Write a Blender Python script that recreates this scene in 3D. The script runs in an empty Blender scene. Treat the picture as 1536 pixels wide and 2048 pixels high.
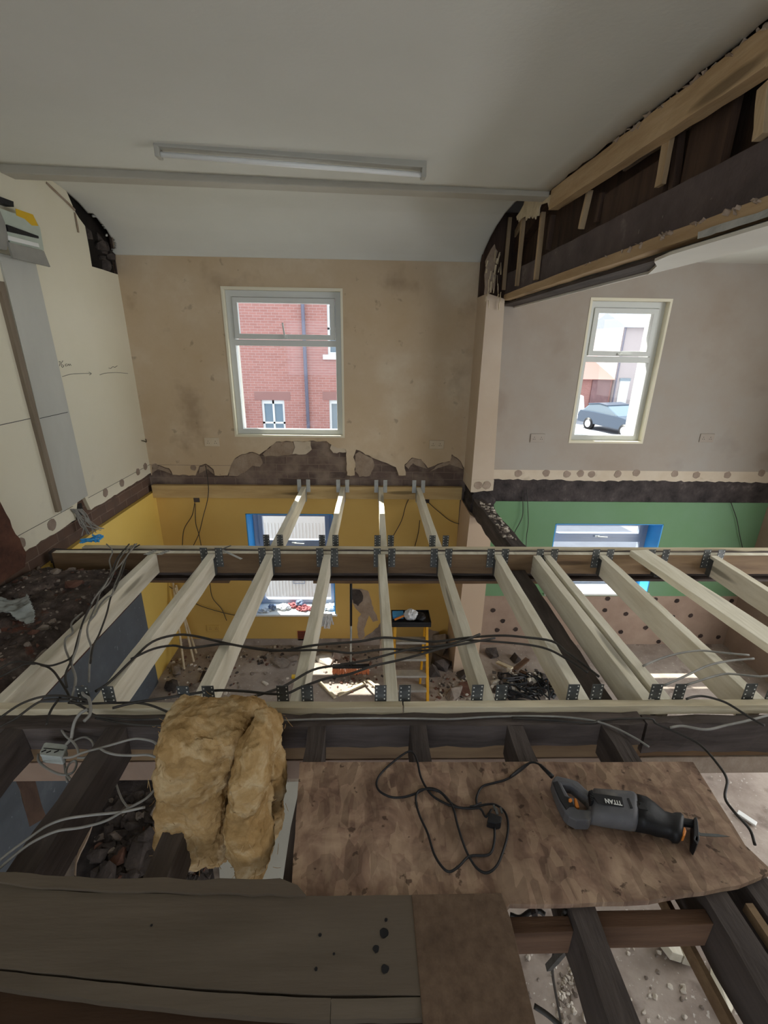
import bpy, math, random
import numpy as np
from mathutils import Vector, Matrix, noise
from mathutils.geometry import tessellate_polygon
R0 = random.Random(7)
SC = bpy.context.scene
# ------------------------------------------------------------------ camera
CF, PITCH, YAW, ROLL, CH = 915.08, .352, .0284, .0158, 1.382
_c, _s = math.cos(PITCH), math.sin(PITCH); _cy, _sy = math.cos(YAW), math.sin(YAW); _cr, _sr = math.cos(ROLL), math.sin(ROLL)
_r0 = Vector((_cy, -_sy, 0)); FWD = Vector((_c*_sy, _c*_cy, -_s)); _u0 = Vector((_s*_sy, _s*_cy, _c))
RGT = _cr*_r0 + _sr*_u0; UPV = _cr*_u0 - _sr*_r0; EYE = Vector((0, 0, CH))
cam_d = bpy.data.cameras.new('camera'); cam = bpy.data.objects.new('camera', cam_d); SC.collection.objects.link(cam)
cam_d.sensor_fit = 'VERTICAL'; cam_d.sensor_height = 24; cam_d.lens = 24*CF/2048; cam_d.clip_start = .02; cam_d.clip_end = 300
m3 = Matrix((RGT, UPV, -FWD)).transposed(); cam.matrix_world = Matrix.Translation(EYE) @ m3.to_4x4()
SC.camera = cam
# ------------------------------------------------------------------ world, sun, lights, exposure
SC.view_settings.view_transform = 'Standard'; SC.view_settings.look = 'None'; SC.view_settings.gamma = 1; SC.view_settings.use_curve_mapping = False
SC.view_settings.exposure = -0.04
w = bpy.data.worlds.new('sky'); SC.world = w; w.use_nodes = True; nt = w.node_tree; nt.nodes.clear()
wo = nt.nodes.new('ShaderNodeOutputWorld'); bg = nt.nodes.new('ShaderNodeBackground'); tc = nt.nodes.new('ShaderNodeTexCoord'); nz = nt.nodes.new('ShaderNodeTexNoise'); rp = nt.nodes.new('ShaderNodeValToRGB')
nz.inputs['Scale'].default_value = 2.2; nz.inputs['Detail'].default_value = 6
rp.color_ramp.elements[0].color = (.55, .74, 1, 1); rp.color_ramp.elements[0].position = .35; rp.color_ramp.elements[1].color = (1, 1, 1, 1); rp.color_ramp.elements[1].position = .62
nt.links.new(tc.outputs['Generated'], nz.inputs['Vector']); nt.links.new(nz.outputs['Fac'], rp.inputs['Fac']); nt.links.new(rp.outputs['Color'], bg.inputs['Color']); nt.links.new(bg.outputs[0], wo.inputs[0])
bg.inputs['Strength'].default_value = 2.5
def sun():
    d = bpy.data.lights.new('sun', 'SUN'); d.energy = 16; d.angle = .012; d.color = (1, .95, .86)
    o = bpy.data.objects.new('sun', d); SC.collection.objects.link(o); v = Vector((-.75, 1, 1.42)); o.rotation_euler = v.to_track_quat('Z', 'Y').to_euler(); o.location = v*8
sun()
def area(name, loc, to, sx, sy, e, col, portal=False):
    d = bpy.data.lights.new(name, 'AREA'); d.shape = 'RECTANGLE'; d.size = sx; d.size_y = sy; d.energy = e; d.color = col
    if portal: d.cycles.is_portal = True
    o = bpy.data.objects.new(name, d); SC.collection.objects.link(o); o.location = loc
    o.rotation_euler = (Vector(to)-Vector(loc)).to_track_quat('-Z', 'Y').to_euler(); return o
area('fill_right_upper', (4.32, 1.7, 1.2), (0, 2.3, .9), 2.3, 1.3, 46, (1, .97, .92))  # added fill light from the right, upper room, out of view
area('fill_rear_upper', (-.6, -2.1, 1.25), (-.2, 3, 1.2), 2.6, 1.1, 9, (1, .96, .9))  # added fill light behind the camera, no known source
area('fill_right_lower', (4.52, 2.4, -1.0), (0, 3.2, -1.3), 2.4, 1.0, 48, (1, .98, .95))  # invented fill that brightens the lower rooms from the right
area('fill_rear_lower', (-.2, -2.1, -1.0), (-.2, 3, -1.4), 3.0, 1.1, 11, (1, .98, .95))  # invented fill for the lower rooms, behind the camera
for nm, (x, z, sx, sz) in {'portal_w1': (-.82, 1.17, 1.1, 1.36), 'portal_w2': (2.38, 1.13, .8, 1.36), 'portal_g1': (-.87, -.95, .95, 1.25), 'portal_g2': (2.6, -.85, 1.2, .9)}.items():
    area('window_'+nm, (x, 4.93, z), (x, 3, z), sx, sz, 1, (1, 1, 1), True)
SC.cycles.max_bounces = 8; SC.cycles.diffuse_bounces = 5; SC.cycles.sample_clamp_indirect = 6; SC.cycles.caustics_reflective = False; SC.cycles.caustics_refractive = False
SC.cycles.use_denoising = True

# ------------------------------------------------------------------ point helpers (a point of the place from where it is seen, on a known plane)
def on(ax, v, px, py):
    d = FWD + RGT*((px-768)/CF) - UPV*((py-1024)/CF); i = 'xyz'.index(ax); t = (v-EYE[i])/d[i]; return EYE + d*t
def PX(p):
    d = Vector(p)-EYE; k = d.dot(FWD); return 768+CF*d.dot(RGT)/k, 1024-CF*d.dot(UPV)/k
# ------------------------------------------------------------------ materials
def rgb(h): 
    h = h.lstrip('#'); return tuple(((int(h[i:i+2], 16)/255)**2.2) for i in (0, 2, 4))
def mat(name, cols, scale=4, detail=6, rough=.8, bump=.2, bscale=None, stretch=(1, 1, 1), metal=0, coord='Object', pos=None, spec=.3, dist=0, extra=None):
    """noise-mixed colours; cols: list of (position, rgb)"""
    m = bpy.data.materials.new(name); m.use_nodes = True; n = m.node_tree; b = n.nodes['Principled BSDF']
    b.inputs['Roughness'].default_value = rough; b.inputs['Metallic'].default_value = metal; b.inputs['Specular IOR Level'].default_value = spec
    if isinstance(cols[0], float): cols = [(0, cols), (1, cols)]
    tc = n.nodes.new('ShaderNodeTexCoord'); mp = n.nodes.new('ShaderNodeMapping'); oi = n.nodes.new('ShaderNodeObjectInfo'); vm = n.nodes.new('ShaderNodeVectorMath'); vm.operation = 'ADD'
    mu = n.nodes.new('ShaderNodeMath'); mu.operation = 'MULTIPLY'; mu.inputs[1].default_value = 37.
    n.links.new(oi.outputs['Random'], mu.inputs[0]); n.links.new(tc.outputs[coord], vm.inputs[0]); n.links.new(mu.outputs[0], vm.inputs[1])
    mp.inputs['Scale'].default_value = stretch; n.links.new(vm.outputs[0], mp.inputs['Vector'])
    t = n.nodes.new('ShaderNodeTexNoise'); t.inputs['Scale'].default_value = scale; t.inputs['Detail'].default_value = detail; t.inputs['Distortion'].default_value = dist; t.inputs['Roughness'].default_value = .62
    n.links.new(mp.outputs[0], t.inputs['Vector']); r = n.nodes.new('ShaderNodeValToRGB'); n.links.new(t.outputs['Fac'], r.inputs['Fac'])
    e = r.color_ramp.elements; e[0].position = cols[0][0]; e[0].color = (*cols[0][1], 1); e[1].position = cols[-1][0]; e[1].color = (*cols[-1][1], 1)
    for p, c in cols[1:-1]: q = e.new(p); q.color = (*c, 1)
    out = r.outputs['Color']
    if extra: out = extra(n, mp, out)
    n.links.new(out, b.inputs['Base Color'])
    if bump:
        t2 = n.nodes.new('ShaderNodeTexNoise'); t2.inputs['Scale'].default_value = bscale or scale*6; t2.inputs['Detail'].default_value = 5; n.links.new(mp.outputs[0], t2.inputs['Vector'])
        bp = n.nodes.new('ShaderNodeBump'); bp.inputs['Strength'].default_value = bump; bp.inputs['Distance'].default_value = .01
        n.links.new(t2.outputs['Fac'], bp.inputs['Height']); n.links.new(bp.outputs[0], b.inputs['Normal'])
    return m
def spots(scale, lo, hi, col, fac=1.0, off=(0, 0, 0), feature='noise'):
    """stains with their own shape laid over the colour"""
    def f(n, mp, out):
        m2 = n.nodes.new('ShaderNodeVectorMath'); m2.operation = 'ADD'; m2.inputs[1].default_value = off; n.links.new(mp.outputs[0], m2.inputs[0])
        if feature == 'noise':
            t = n.nodes.new('ShaderNodeTexNoise'); t.inputs['Detail'].default_value = 4; o = t.outputs['Fac']
        else:
            t = n.nodes.new('ShaderNodeTexVoronoi'); o = t.outputs['Distance']
        t.inputs['Scale'].default_value = scale; n.links.new(m2.outputs[0], t.inputs['Vector'])
        mr = n.nodes.new('ShaderNodeMapRange'); mr.inputs['From Min'].default_value = lo; mr.inputs['From Max'].default_value = hi; mr.inputs['To Max'].default_value = fac
        n.links.new(o, mr.inputs['Value']); mx = n.nodes.new('ShaderNodeMix'); mx.data_type = 'RGBA'; n.links.new(mr.outputs[0], mx.inputs['Factor']); n.links.new(out, mx.inputs['A']); mx.inputs['B'].default_value = (*col, 1)
        return mx.outputs['Result']
    return f
def chain(*fs):
    def f(n, mp, out):
        for g in fs: out = g(n, mp, out)
        return out
    return f
def wood(name, a, b, axis='y', rough=.75, knots=True, sc=3.0, dark=None, bump=.25):
    st = {'x': (.12, 1, 1), 'y': (1, .12, 1), 'z': (1, 1, .12)}[axis]
    ks = {'x': (.45, 1, 1), 'y': (1, .45, 1), 'z': (1, 1, .45)}[axis]
    ex = []
    if knots: ex.append(spots(7, .17, .10, tuple(c*.35 for c in a), .75, (3, 5, 2), 'vor'))
    if dark: ex.append(spots(1.3, .5, .72, dark, .7, (9, 1, 4)))
    return mat(name, [(.3, a), (.7, b)], scale=sc*5, detail=8, rough=rough, bump=bump, bscale=60, stretch=st, dist=.4, extra=chain(*ex) if ex else None)
def brick(name, c1, c2, mortar, scale=1, bw=.215, bh=.065, ms=.01, wob=None, plane='xz', bump=.4):
    m = bpy.data.materials.new(name); m.use_nodes = True; n = m.node_tree; b = n.nodes['Principled BSDF']; b.inputs['Roughness'].default_value = .9; b.inputs['Specular IOR Level'].default_value = .15
    tc = n.nodes.new('ShaderNodeTexCoord'); sp = n.nodes.new('ShaderNodeSeparateXYZ'); cb = n.nodes.new('ShaderNodeCombineXYZ'); geo = n.nodes.new('ShaderNodeNewGeometry')
    n.links.new(geo.outputs['Position'], sp.inputs[0]); n.links.new(sp.outputs['X' if plane[0] == 'x' else 'Y'], cb.inputs[0]); n.links.new(sp.outputs['Z'], cb.inputs[1])
    br = n.nodes.new('ShaderNodeTexBrick'); br.inputs['Scale'].default_value = 1; br.inputs['Brick Width'].default_value = bw; br.inputs['Row Height'].default_value = bh+ms; br.inputs['Mortar Size'].default_value = ms*.5
    br.inputs['Color1'].default_value = (*c1, 1); br.inputs['Color2'].default_value = (*c2, 1); br.inputs['Mortar'].default_value = (*mortar, 1); br.inputs['Mortar Smooth'].default_value = .4
    nz = n.nodes.new('ShaderNodeTexNoise'); nz.inputs['Scale'].default_value = 6; nz.inputs['Detail'].default_value = 6
    ad = n.nodes.new('ShaderNodeVectorMath'); ad.operation = 'MULTIPLY_ADD'; ad.inputs[1].default_value = (.02, .02, 0); n.links.new(nz.outputs['Color'], ad.inputs[0]); n.links.new(cb.outputs[0], ad.inputs[2])
    n.links.new(geo.outputs['Position'], nz.inputs['Vector']); n.links.new(ad.outputs[0], br.inputs['Vector'])
    out = br.outputs['Color']
    if wob:
        mr = n.nodes.new('ShaderNodeMapRange'); mr.inputs['From Min'].default_value = .45; mr.inputs['From Max'].default_value = .68; n.links.new(nz.outputs['Fac'], mr.inputs['Value'])
        mx = n.nodes.new('ShaderNodeMix'); mx.data_type = 'RGBA'; n.links.new(mr.outputs[0], mx.inputs['Factor']); n.links.new(out, mx.inputs['A']); mx.inputs['B'].default_value = (*wob, 1); out = mx.outputs['Result']
    n.links.new(out, b.inputs['Base Color']); bp = n.nodes.new('ShaderNodeBump'); bp.inputs['Strength'].default_value = bump; bp.inputs['Distance'].default_value = .01; n.links.new(br.outputs['Fac'], bp.inputs['Height']); bp.invert = True; n.links.new(bp.outputs[0], b.inputs['Normal'])
    return m
def glassmat():
    m = bpy.data.materials.new('window_glass'); m.use_nodes = True; n = m.node_tree; n.nodes.clear(); o = n.nodes.new('ShaderNodeOutputMaterial'); t = n.nodes.new('ShaderNodeBsdfTransparent'); g = n.nodes.new('ShaderNodeBsdfGlossy'); g.inputs['Roughness'].default_value = .03
    lw = n.nodes.new('ShaderNodeLayerWeight'); lw.inputs['Blend'].default_value = .5; pw = n.nodes.new('ShaderNodeMath'); pw.operation = 'POWER'; pw.inputs[1].default_value = 4; n.links.new(lw.outputs['Facing'], pw.inputs[0]); f = n.nodes.new('ShaderNodeMath'); f.operation = 'MULTIPLY_ADD'; f.inputs[1].default_value = .35; f.inputs[2].default_value = .012; n.links.new(pw.outputs[0], f.inputs[0]); mx = n.nodes.new('ShaderNodeMixShader'); t.inputs['Color'].default_value = (.96, .98, .98, 1)
    n.links.new(f.outputs[0], mx.inputs[0]); n.links.new(t.outputs[0], mx.inputs[1]); n.links.new(g.outputs[0], mx.inputs[2]); n.links.new(mx.outputs[0], o.inputs[0]); return m
M = {}
M['plaster_left_bay'] = mat('stained_cream_plaster', [(.3, rgb('bda789')), (.52, rgb('c5b196')), (.7, rgb('d2c3ab'))], 1.6, 5, .85, .08, 30, extra=chain(spots(2.4, .60, .74, rgb('8b7660'), .55, (2, 0, 7)), spots(9, .66, .72, rgb('5a4c42'), .35, (5, 0, 1))))
M['plaster_right_bay'] = mat('stained_grey_plaster', [(.3, rgb('9c9084')), (.5, rgb('a39a90')), (.72, rgb('a5a19b'))], 1.1, 5, .85, .08, 30, extra=chain(spots(1.6, .58, .75, rgb('7d6d62'), .5, (1, 0, 3))))
M['plaster_side'] = mat('pale_cream_plaster', [(.3, rgb('dcd6bf')), (.7, rgb('e2dcc8'))], 1.5, 4, .8, .05, 30, extra=spots(3, .66, .76, rgb('b0a793'), .4))
M['plaster_nib'] = mat('nib_cream_plaster', [(.3, rgb('bfac97')), (.7, rgb('c8b8a6'))], 2, 4, .85, .08, 30)
M['skirting_band'] = mat('unpainted_band_plaster', [(.3, rgb('bfb09b')), (.7, rgb('cbbfad'))], 5, 5, .9, .1, 30, extra=spots(6, .62, .72, rgb('8f7f6e'), .5))
M['ceiling'] = mat('ceiling_paint', [(.35, rgb('cfcfc6')), (.65, rgb('d4d4cc'))], 1.2, 5, .85, .08, 55)
M['white_paint'] = mat('white_gloss_paint', [(.3, rgb('cfccc2')), (.7, rgb('dad7cd'))], 2, 4, .55, .04)
M['lamp_paint'] = mat('grey_lamp_enamel', [(.3, rgb('a5a399')), (.7, rgb('b0aea4'))], 2, 4, .5, .02)  # even grey, darker than the ceiling paint
M['downstand'] = mat('downstand_paint', [(.3, rgb('a9a497')), (.7, rgb('b3afa3'))], 2, 4, .7, .05)
M['undercoat'] = mat('torn_grey_undercoat', [(.3, rgb('8d7b6b')), (.7, rgb('aa9a8a'))], 9, 8, .95, .6, 50)
M['old_brick'] = brick('old_sooty_brick', rgb('6e5f59'), rgb('5d514c'), rgb('7d6e65'), wob=rgb('8a7b70'))
M['brown_brick'] = brick('brown_ledge_masonry', rgb('6e5a4e'), rgb('5a4840'), rgb('7b6a5e'), wob=rgb('5e5048'), plane='yz')
M['black_brick'] = mat('charred_masonry', [(.3, rgb('2a2727')), (.6, rgb('4a4443')), (.75, rgb('6a6260'))], 7, 9, .95, .8, 40)
M['yellow'] = mat('yellow_wall_paint', [(.3, rgb('c6a25a')), (.7, rgb('ceac64'))], 1.5, 4, .7, .05, 30, extra=spots(2, .66, .8, rgb('a37a35'), .35))
M['yellow_side'] = mat('lit_yellow_wall_paint', [(.3, rgb('d8b65c')), (.7, rgb('dfbf68'))], 1.5, 4, .7, .05, 30)  # same yellow paint, lightened to put in the light on the side wall
M['green'] = mat('green_wall_paint', [(.3, rgb('638660')), (.7, rgb('6b8c6d'))], 1.5, 4, .7, .05, 30)
M['beige'] = mat('beige_wall_paint', [(.3, rgb('bda68e')), (.7, rgb('c2ac95'))], 1.5, 4, .8, .05, 30)
M['blue'] = mat('bright_blue_paint', [(.3, rgb('3a97dc')), (.7, rgb('4aa3e4'))], 3, 3, .5, .03)
M['pinkboard'] = mat('dusty_pink_plasterboard', [(.3, rgb('8b7668')), (.7, rgb('a08c7c'))], 3, 6, .9, .15, 40)
M['dab'] = mat('adhesive_dab', [(.3, rgb('8a7b6e')), (.7, rgb('9d8d80'))], 14, 5, .95, .4, 50)
M['darkdab'] = mat('dark_adhesive_dab', [(.3, rgb('2d2624')), (.7, rgb('473c38'))], 14, 5, .95, .4, 50)
M['slate_paint'] = mat('slate_blue_paint', [(.3, rgb('51555a')), (.6, rgb('5c6166')), (.75, rgb('6f7479'))], 3, 6, .7, .1, 30, extra=spots(30, .68, .74, rgb('9aa0a5'), .5))
M['pvc'] = mat('white_window_plastic', (.62, .64, .62), 3, 2, .35, 0)
M['pvc_grey'] = mat('grey_blue_window_plastic', rgb('9aa3b4'), 3, 2, .35, 0)
M['glass'] = glassmat()
M['timber'] = wood('new_pine_joist', rgb('cbc4ae'), rgb('ebe6d6'), 'y', dark=rgb('97917f'))
M['timber_x'] = wood('new_pine_beam', rgb('bfb194'), rgb('ded4ba'), 'x', dark=rgb('8f8368'))
M['timber_brown'] = wood('brown_beam_timber', rgb('5c4734'), rgb('80664c'), 'x', dark=rgb('473628'))
M['timber_face'] = wood('brown_beam_face', rgb('6b5642'), rgb('8b7458'), 'x', dark=rgb('4d4038'))
M['ledger'] = wood('ledger_pine', rgb('a98d60'), rgb('c3a877'), 'x', dark=rgb('81693f'))
M['orange_pine'] = wood('orange_pine_stud', rgb('ac906c'), rgb('cab08c'), 'y', dark=rgb('7b634a'))
M['orange_pine_z'] = wood('orange_pine_upright', rgb('aa9272'), rgb('c8b08e'), 'z', dark=rgb('7b634a'))
M['old_timber'] = wood('sooty_old_joist', rgb('3a3432'), rgb('59514d'), 'y', rough=.85, knots=False, bump=.5)
M['old_timber_x'] = wood('sooty_old_beam', rgb('3c3633'), rgb('625955'), 'x', rough=.85, knots=False, bump=.6, dark=rgb('22201f'))
M['old_timber_brown'] = wood('old_brown_timber', rgb('4a3629'), rgb('6b5240'), 'x', rough=.85, knots=False, bump=.5)
M['dark_board'] = mat('dusty_black_board', [(.25, rgb('4a4343')), (.6, rgb('665c5b')), (.72, rgb('857b79'))], 4, 8, .9, .35, 40, extra=spots(24, .70, .75, rgb('a8a09a'), .7))
M['brown_board'] = wood('dark_brown_board', rgb('392d27'), rgb('564439'), 'z', knots=False)
M['steel'] = mat('galvanised_steel', [(.3, rgb('4a4c4c')), (.7, rgb('6d7070'))], 12, 5, .5, .1, 60, metal=.6, spec=.5)
M['steel_light'] = mat('bright_galvanised_steel', [(.3, rgb('9fa2a0')), (.7, rgb('bdc0bd'))], 12, 5, .45, .1, 60, metal=.4, spec=.5)
M['hole_light'] = mat('nail_hole_light', (.75, .75, .7), 3, 2, .5, 0)  # pale tone paints the light seen through the hanger nail holes
def strands(n, mp, out):
    for rz, sc in ((.5, (30, 11, 1)), (-.8, (26, 9, 1))):
        m2 = n.nodes.new('ShaderNodeMapping'); m2.inputs['Rotation'].default_value = (0, 0, rz); m2.inputs['Scale'].default_value = sc; n.links.new(mp.outputs[0], m2.inputs['Vector'])
        v = n.nodes.new('ShaderNodeTexVoronoi'); v.inputs['Scale'].default_value = 1.6; n.links.new(m2.outputs[0], v.inputs['Vector']); sx = n.nodes.new('ShaderNodeSeparateColor'); n.links.new(v.outputs['Color'], sx.inputs[0])
        mr = n.nodes.new('ShaderNodeMapRange'); mr.inputs['From Min'].default_value = .35; mr.inputs['To Max'].default_value = .45; n.links.new(sx.outputs[0], mr.inputs['Value'])
        mx = n.nodes.new('ShaderNodeMix'); mx.data_type = 'RGBA'; n.links.new(mr.outputs[0], mx.inputs['Factor']); n.links.new(out, mx.inputs['A']); mx.inputs['B'].default_value = (*(rgb('b59c82') if rz > 0 else rgb('4c3b2f')), 1); out = mx.outputs['Result']
    return out
M['osb'] = mat('strand_board', [(.3, rgb('5f4b40')), (.5, rgb('8b7160')), (.7, rgb('b0967f'))], 9, 4, .8, .15, 60, dist=.6, extra=chain(strands, spots(3.2, .52, .72, rgb('574436'), .6, (4, 2, 0)), spots(30, .66, .70, rgb('33261c'), .7, (8, 3, 0))))
M['chipboard'] = mat('dusty_chipboard', [(.3, rgb('554538')), (.7, rgb('6c5a4a'))], 40, 6, .9, .2, 120, extra=spots(3, .6, .75, rgb('382c22'), .5))
M['floorboard'] = wood('dusty_floorboard', rgb('585045'), rgb('70665a'), 'x', knots=False, sc=1.6, dark=rgb('483b30'), bump=.15)
M['insul'] = mat('yellow_glass_wool', [(.25, rgb('80643e')), (.5, rgb('a88a60')), (.75, rgb('cdb995'))], 7, 9, .98, .9, 45, dist=1.2, spec=.05)
M['concrete'] = mat('dusty_concrete_floor', [(.3, rgb('7c6f67')), (.55, rgb('a3978d')), (.75, rgb('b9aea4'))], 2.2, 9, .9, .35, 30, extra=chain(spots(5, .6, .7, rgb('5b4d45'), .6), spots(40, .66, .7, rgb('d6d0c8'), .6)))
M['soil'] = mat('sooty_rubble_soil', [(.3, rgb('352e2b')), (.55, rgb('5a504b')), (.72, rgb('82766d'))], 12, 10, .97, 1, 60, extra=spots(9, .62, .7, rgb('6f3d2c'), .6))
M['rubble'] = mat('broken_mortar', [(.3, rgb('6d625a')), (.7, rgb('9c9187'))], 10, 8, .95, .6, 60)
M['rubble_dark'] = mat('sooty_rubble', [(.3, rgb('35302e')), (.7, rgb('5c5450'))], 10, 8, .95, .6, 60)
M['rubble_red'] = mat('broken_red_brick', [(.3, rgb('5a4139')), (.7, rgb('7c5c4f'))], 10, 8, .95, .6, 60)
M['rubble_pale'] = mat('pale_plaster_lump', [(.3, rgb('b7ada0')), (.7, rgb('ddd5c9'))], 10, 8, .95, .6, 60)
M['cable_dark'] = mat('dark_cable_sheath', [(.3, rgb('2e2c2a')), (.7, rgb('474440'))], 8, 3, .55, 0)
M['cable_grey'] = mat('grey_cable_sheath', [(.3, rgb('767570')), (.7, rgb('9a9893'))], 8, 3, .55, 0)
M['black'] = mat('black_rubber', [(.3, rgb('1b1b1d')), (.7, rgb('2a2a2c'))], 8, 3, .5, .1)
M['toolgrey'] = mat('grey_tool_plastic', [(.3, rgb('57575b')), (.7, rgb('6a6a6d'))], 8, 5, .55, .1, extra=spots(12, .6, .75, rgb('8a857c'), .5))
M['orange'] = mat('orange_plastic', rgb('d4813a'), 5, 2, .5, 0)
M['white'] = mat('white_plastic', (.75, .76, .74), 5, 2, .4, 0)
M['socket'] = mat('dusty_socket_plastic', [(.3, rgb('c8b9a0')), (.7, rgb('d5c8b2'))], 5, 2, .5, 0)
M['socket_grey'] = mat('metal_box_grey', [(.3, rgb('8f8478')), (.7, rgb('a3998d'))], 5, 2, .6, .1)
M['junction'] = mat('weathered_grey_plastic', [(.3, rgb('8e9490')), (.7, rgb('b0b5b0'))], 8, 4, .5, .1)
M['yellow_label'] = mat('yellow_sticker', rgb('d6ad2a'), 5, 2, .5, 0)
M['unit'] = mat('pale_unit_plastic', [(.3, rgb('a9b3a7')), (.7, rgb('bcc5b9'))], 5, 2, .4, 0)
M['unit_grey'] = mat('grey_unit_lid', [(.3, rgb('7d7d79')), (.7, rgb('96948d'))], 5, 2, .5, 0)
M['greyboard'] = mat('grey_primed_board', [(.3, rgb('b2b2aa')), (.7, rgb('c3c3bb'))], 2, 6, .8, .06, 30, stretch=(1, 1, .4))
M['polythene'] = mat('clear_polythene', [(.3, rgb('a9b2b0')), (.7, rgb('cfd6d4'))], 6, 4, .2, .6, 14, spec=.6)
M['polythene'].node_tree.nodes['Principled BSDF'].inputs['Alpha'].default_value = .62
M['bristle'] = mat('orange_bristles', [(.3, rgb('d8794e')), (.7, rgb('eb9a70'))], 60, 4, .8, .6, 90)
M['fibre_yellow'] = mat('yellow_ladder_stile', [(.3, rgb('c98f1e')), (.7, rgb('dca42c'))], 5, 3, .5, .05)
M['alu'] = mat('aluminium_tread', [(.3, rgb('9e9a92')), (.7, rgb('b8b4ac'))], 8, 3, .4, .05, metal=.3)
M['cloth'] = mat('white_crumpled_cloth', [(.3, rgb('b9bcc0')), (.7, rgb('e2e4e6'))], 6, 5, .9, .5, 30)
M['redcloth'] = mat('faded_red_cloth', [(.3, rgb('8e4a4c')), (.7, rgb('b9787a'))], 6, 5, .9, .5, 30)
M['bluecloth'] = mat('grey_blue_cloth', [(.3, rgb('5f6f8c')), (.7, rgb('8c98ad'))], 6, 5, .9, .5, 30)
M['street_brick'] = brick('hazed_red_street_brick', rgb('ad7b72'), rgb('a2726a'), rgb('b49c96'), bw=.225, bh=.065, ms=.012, bump=0)  # red paled and greyed to paint in the haze of the bright street
M['street_brick_lintel'] = mat('hazed_red_lintel', rgb('96706a'), 4, 3, .8, 0)  # red greyed like the bricks, outdoor haze put into the colour
M['asphalt'] = mat('pale_asphalt', [(.3, rgb('9a9a9e')), (.7, rgb('a6a6aa'))], 3, 6, .9, 0)
M['render_white'] = mat('white_render', rgb('929ba8'), 3, 3, .9, 0)
M['render_pink'] = mat('pale_pink_render', rgb('b0a3a1'), 3, 3, .9, 0)
M['slate_roof'] = mat('slate_roof', [(.3, rgb('777c88')), (.7, rgb('8a8f9b'))], 6, 3, .8, 0, stretch=(1, 6, 1))
M['car_paint'] = mat('dark_blue_car_paint', rgb('44505f'), 3, 2, .25, 0, spec=.6)
M['car_glass'] = mat('car_glass', rgb('6d7c86'), 3, 2, .1, 0, spec=.8)
M['rim'] = mat('silver_wheel_rim', rgb('c0c3c6'), 3, 2, .4, 0, metal=.3)
M['shutter'] = mat('brown_shutter', [(.3, rgb('7c5e5e')), (.7, rgb('8d6d6c'))], 3, 2, .6, 0)
M['pipe'] = mat('grey_downpipe', rgb('6c6a78'), 3, 2, .5, 0)
M['roof_dark'] = mat('roof_void_dark', [(.3, rgb('1d1a18')), (.7, rgb('2e2925'))], 6, 4, .95, .3)  # near-black tone puts the dark of the roof void into the colour
M['tube'] = mat('lamp_tube_glass', (.86, .87, .85), 3, 2, .3, 0)
M['pencil'] = mat('pencil_mark', rgb('4a4a48'), 3, 2, .9, 0)
M['terracotta'] = mat('terracotta_vent', rgb('8a4a38'), 6, 3, .85, .2)
M['lath'] = mat('torn_cream_lining', [(.3, rgb('b9a98c')), (.7, rgb('d8caae'))], 12, 6, .95, .5, 60)

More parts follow.
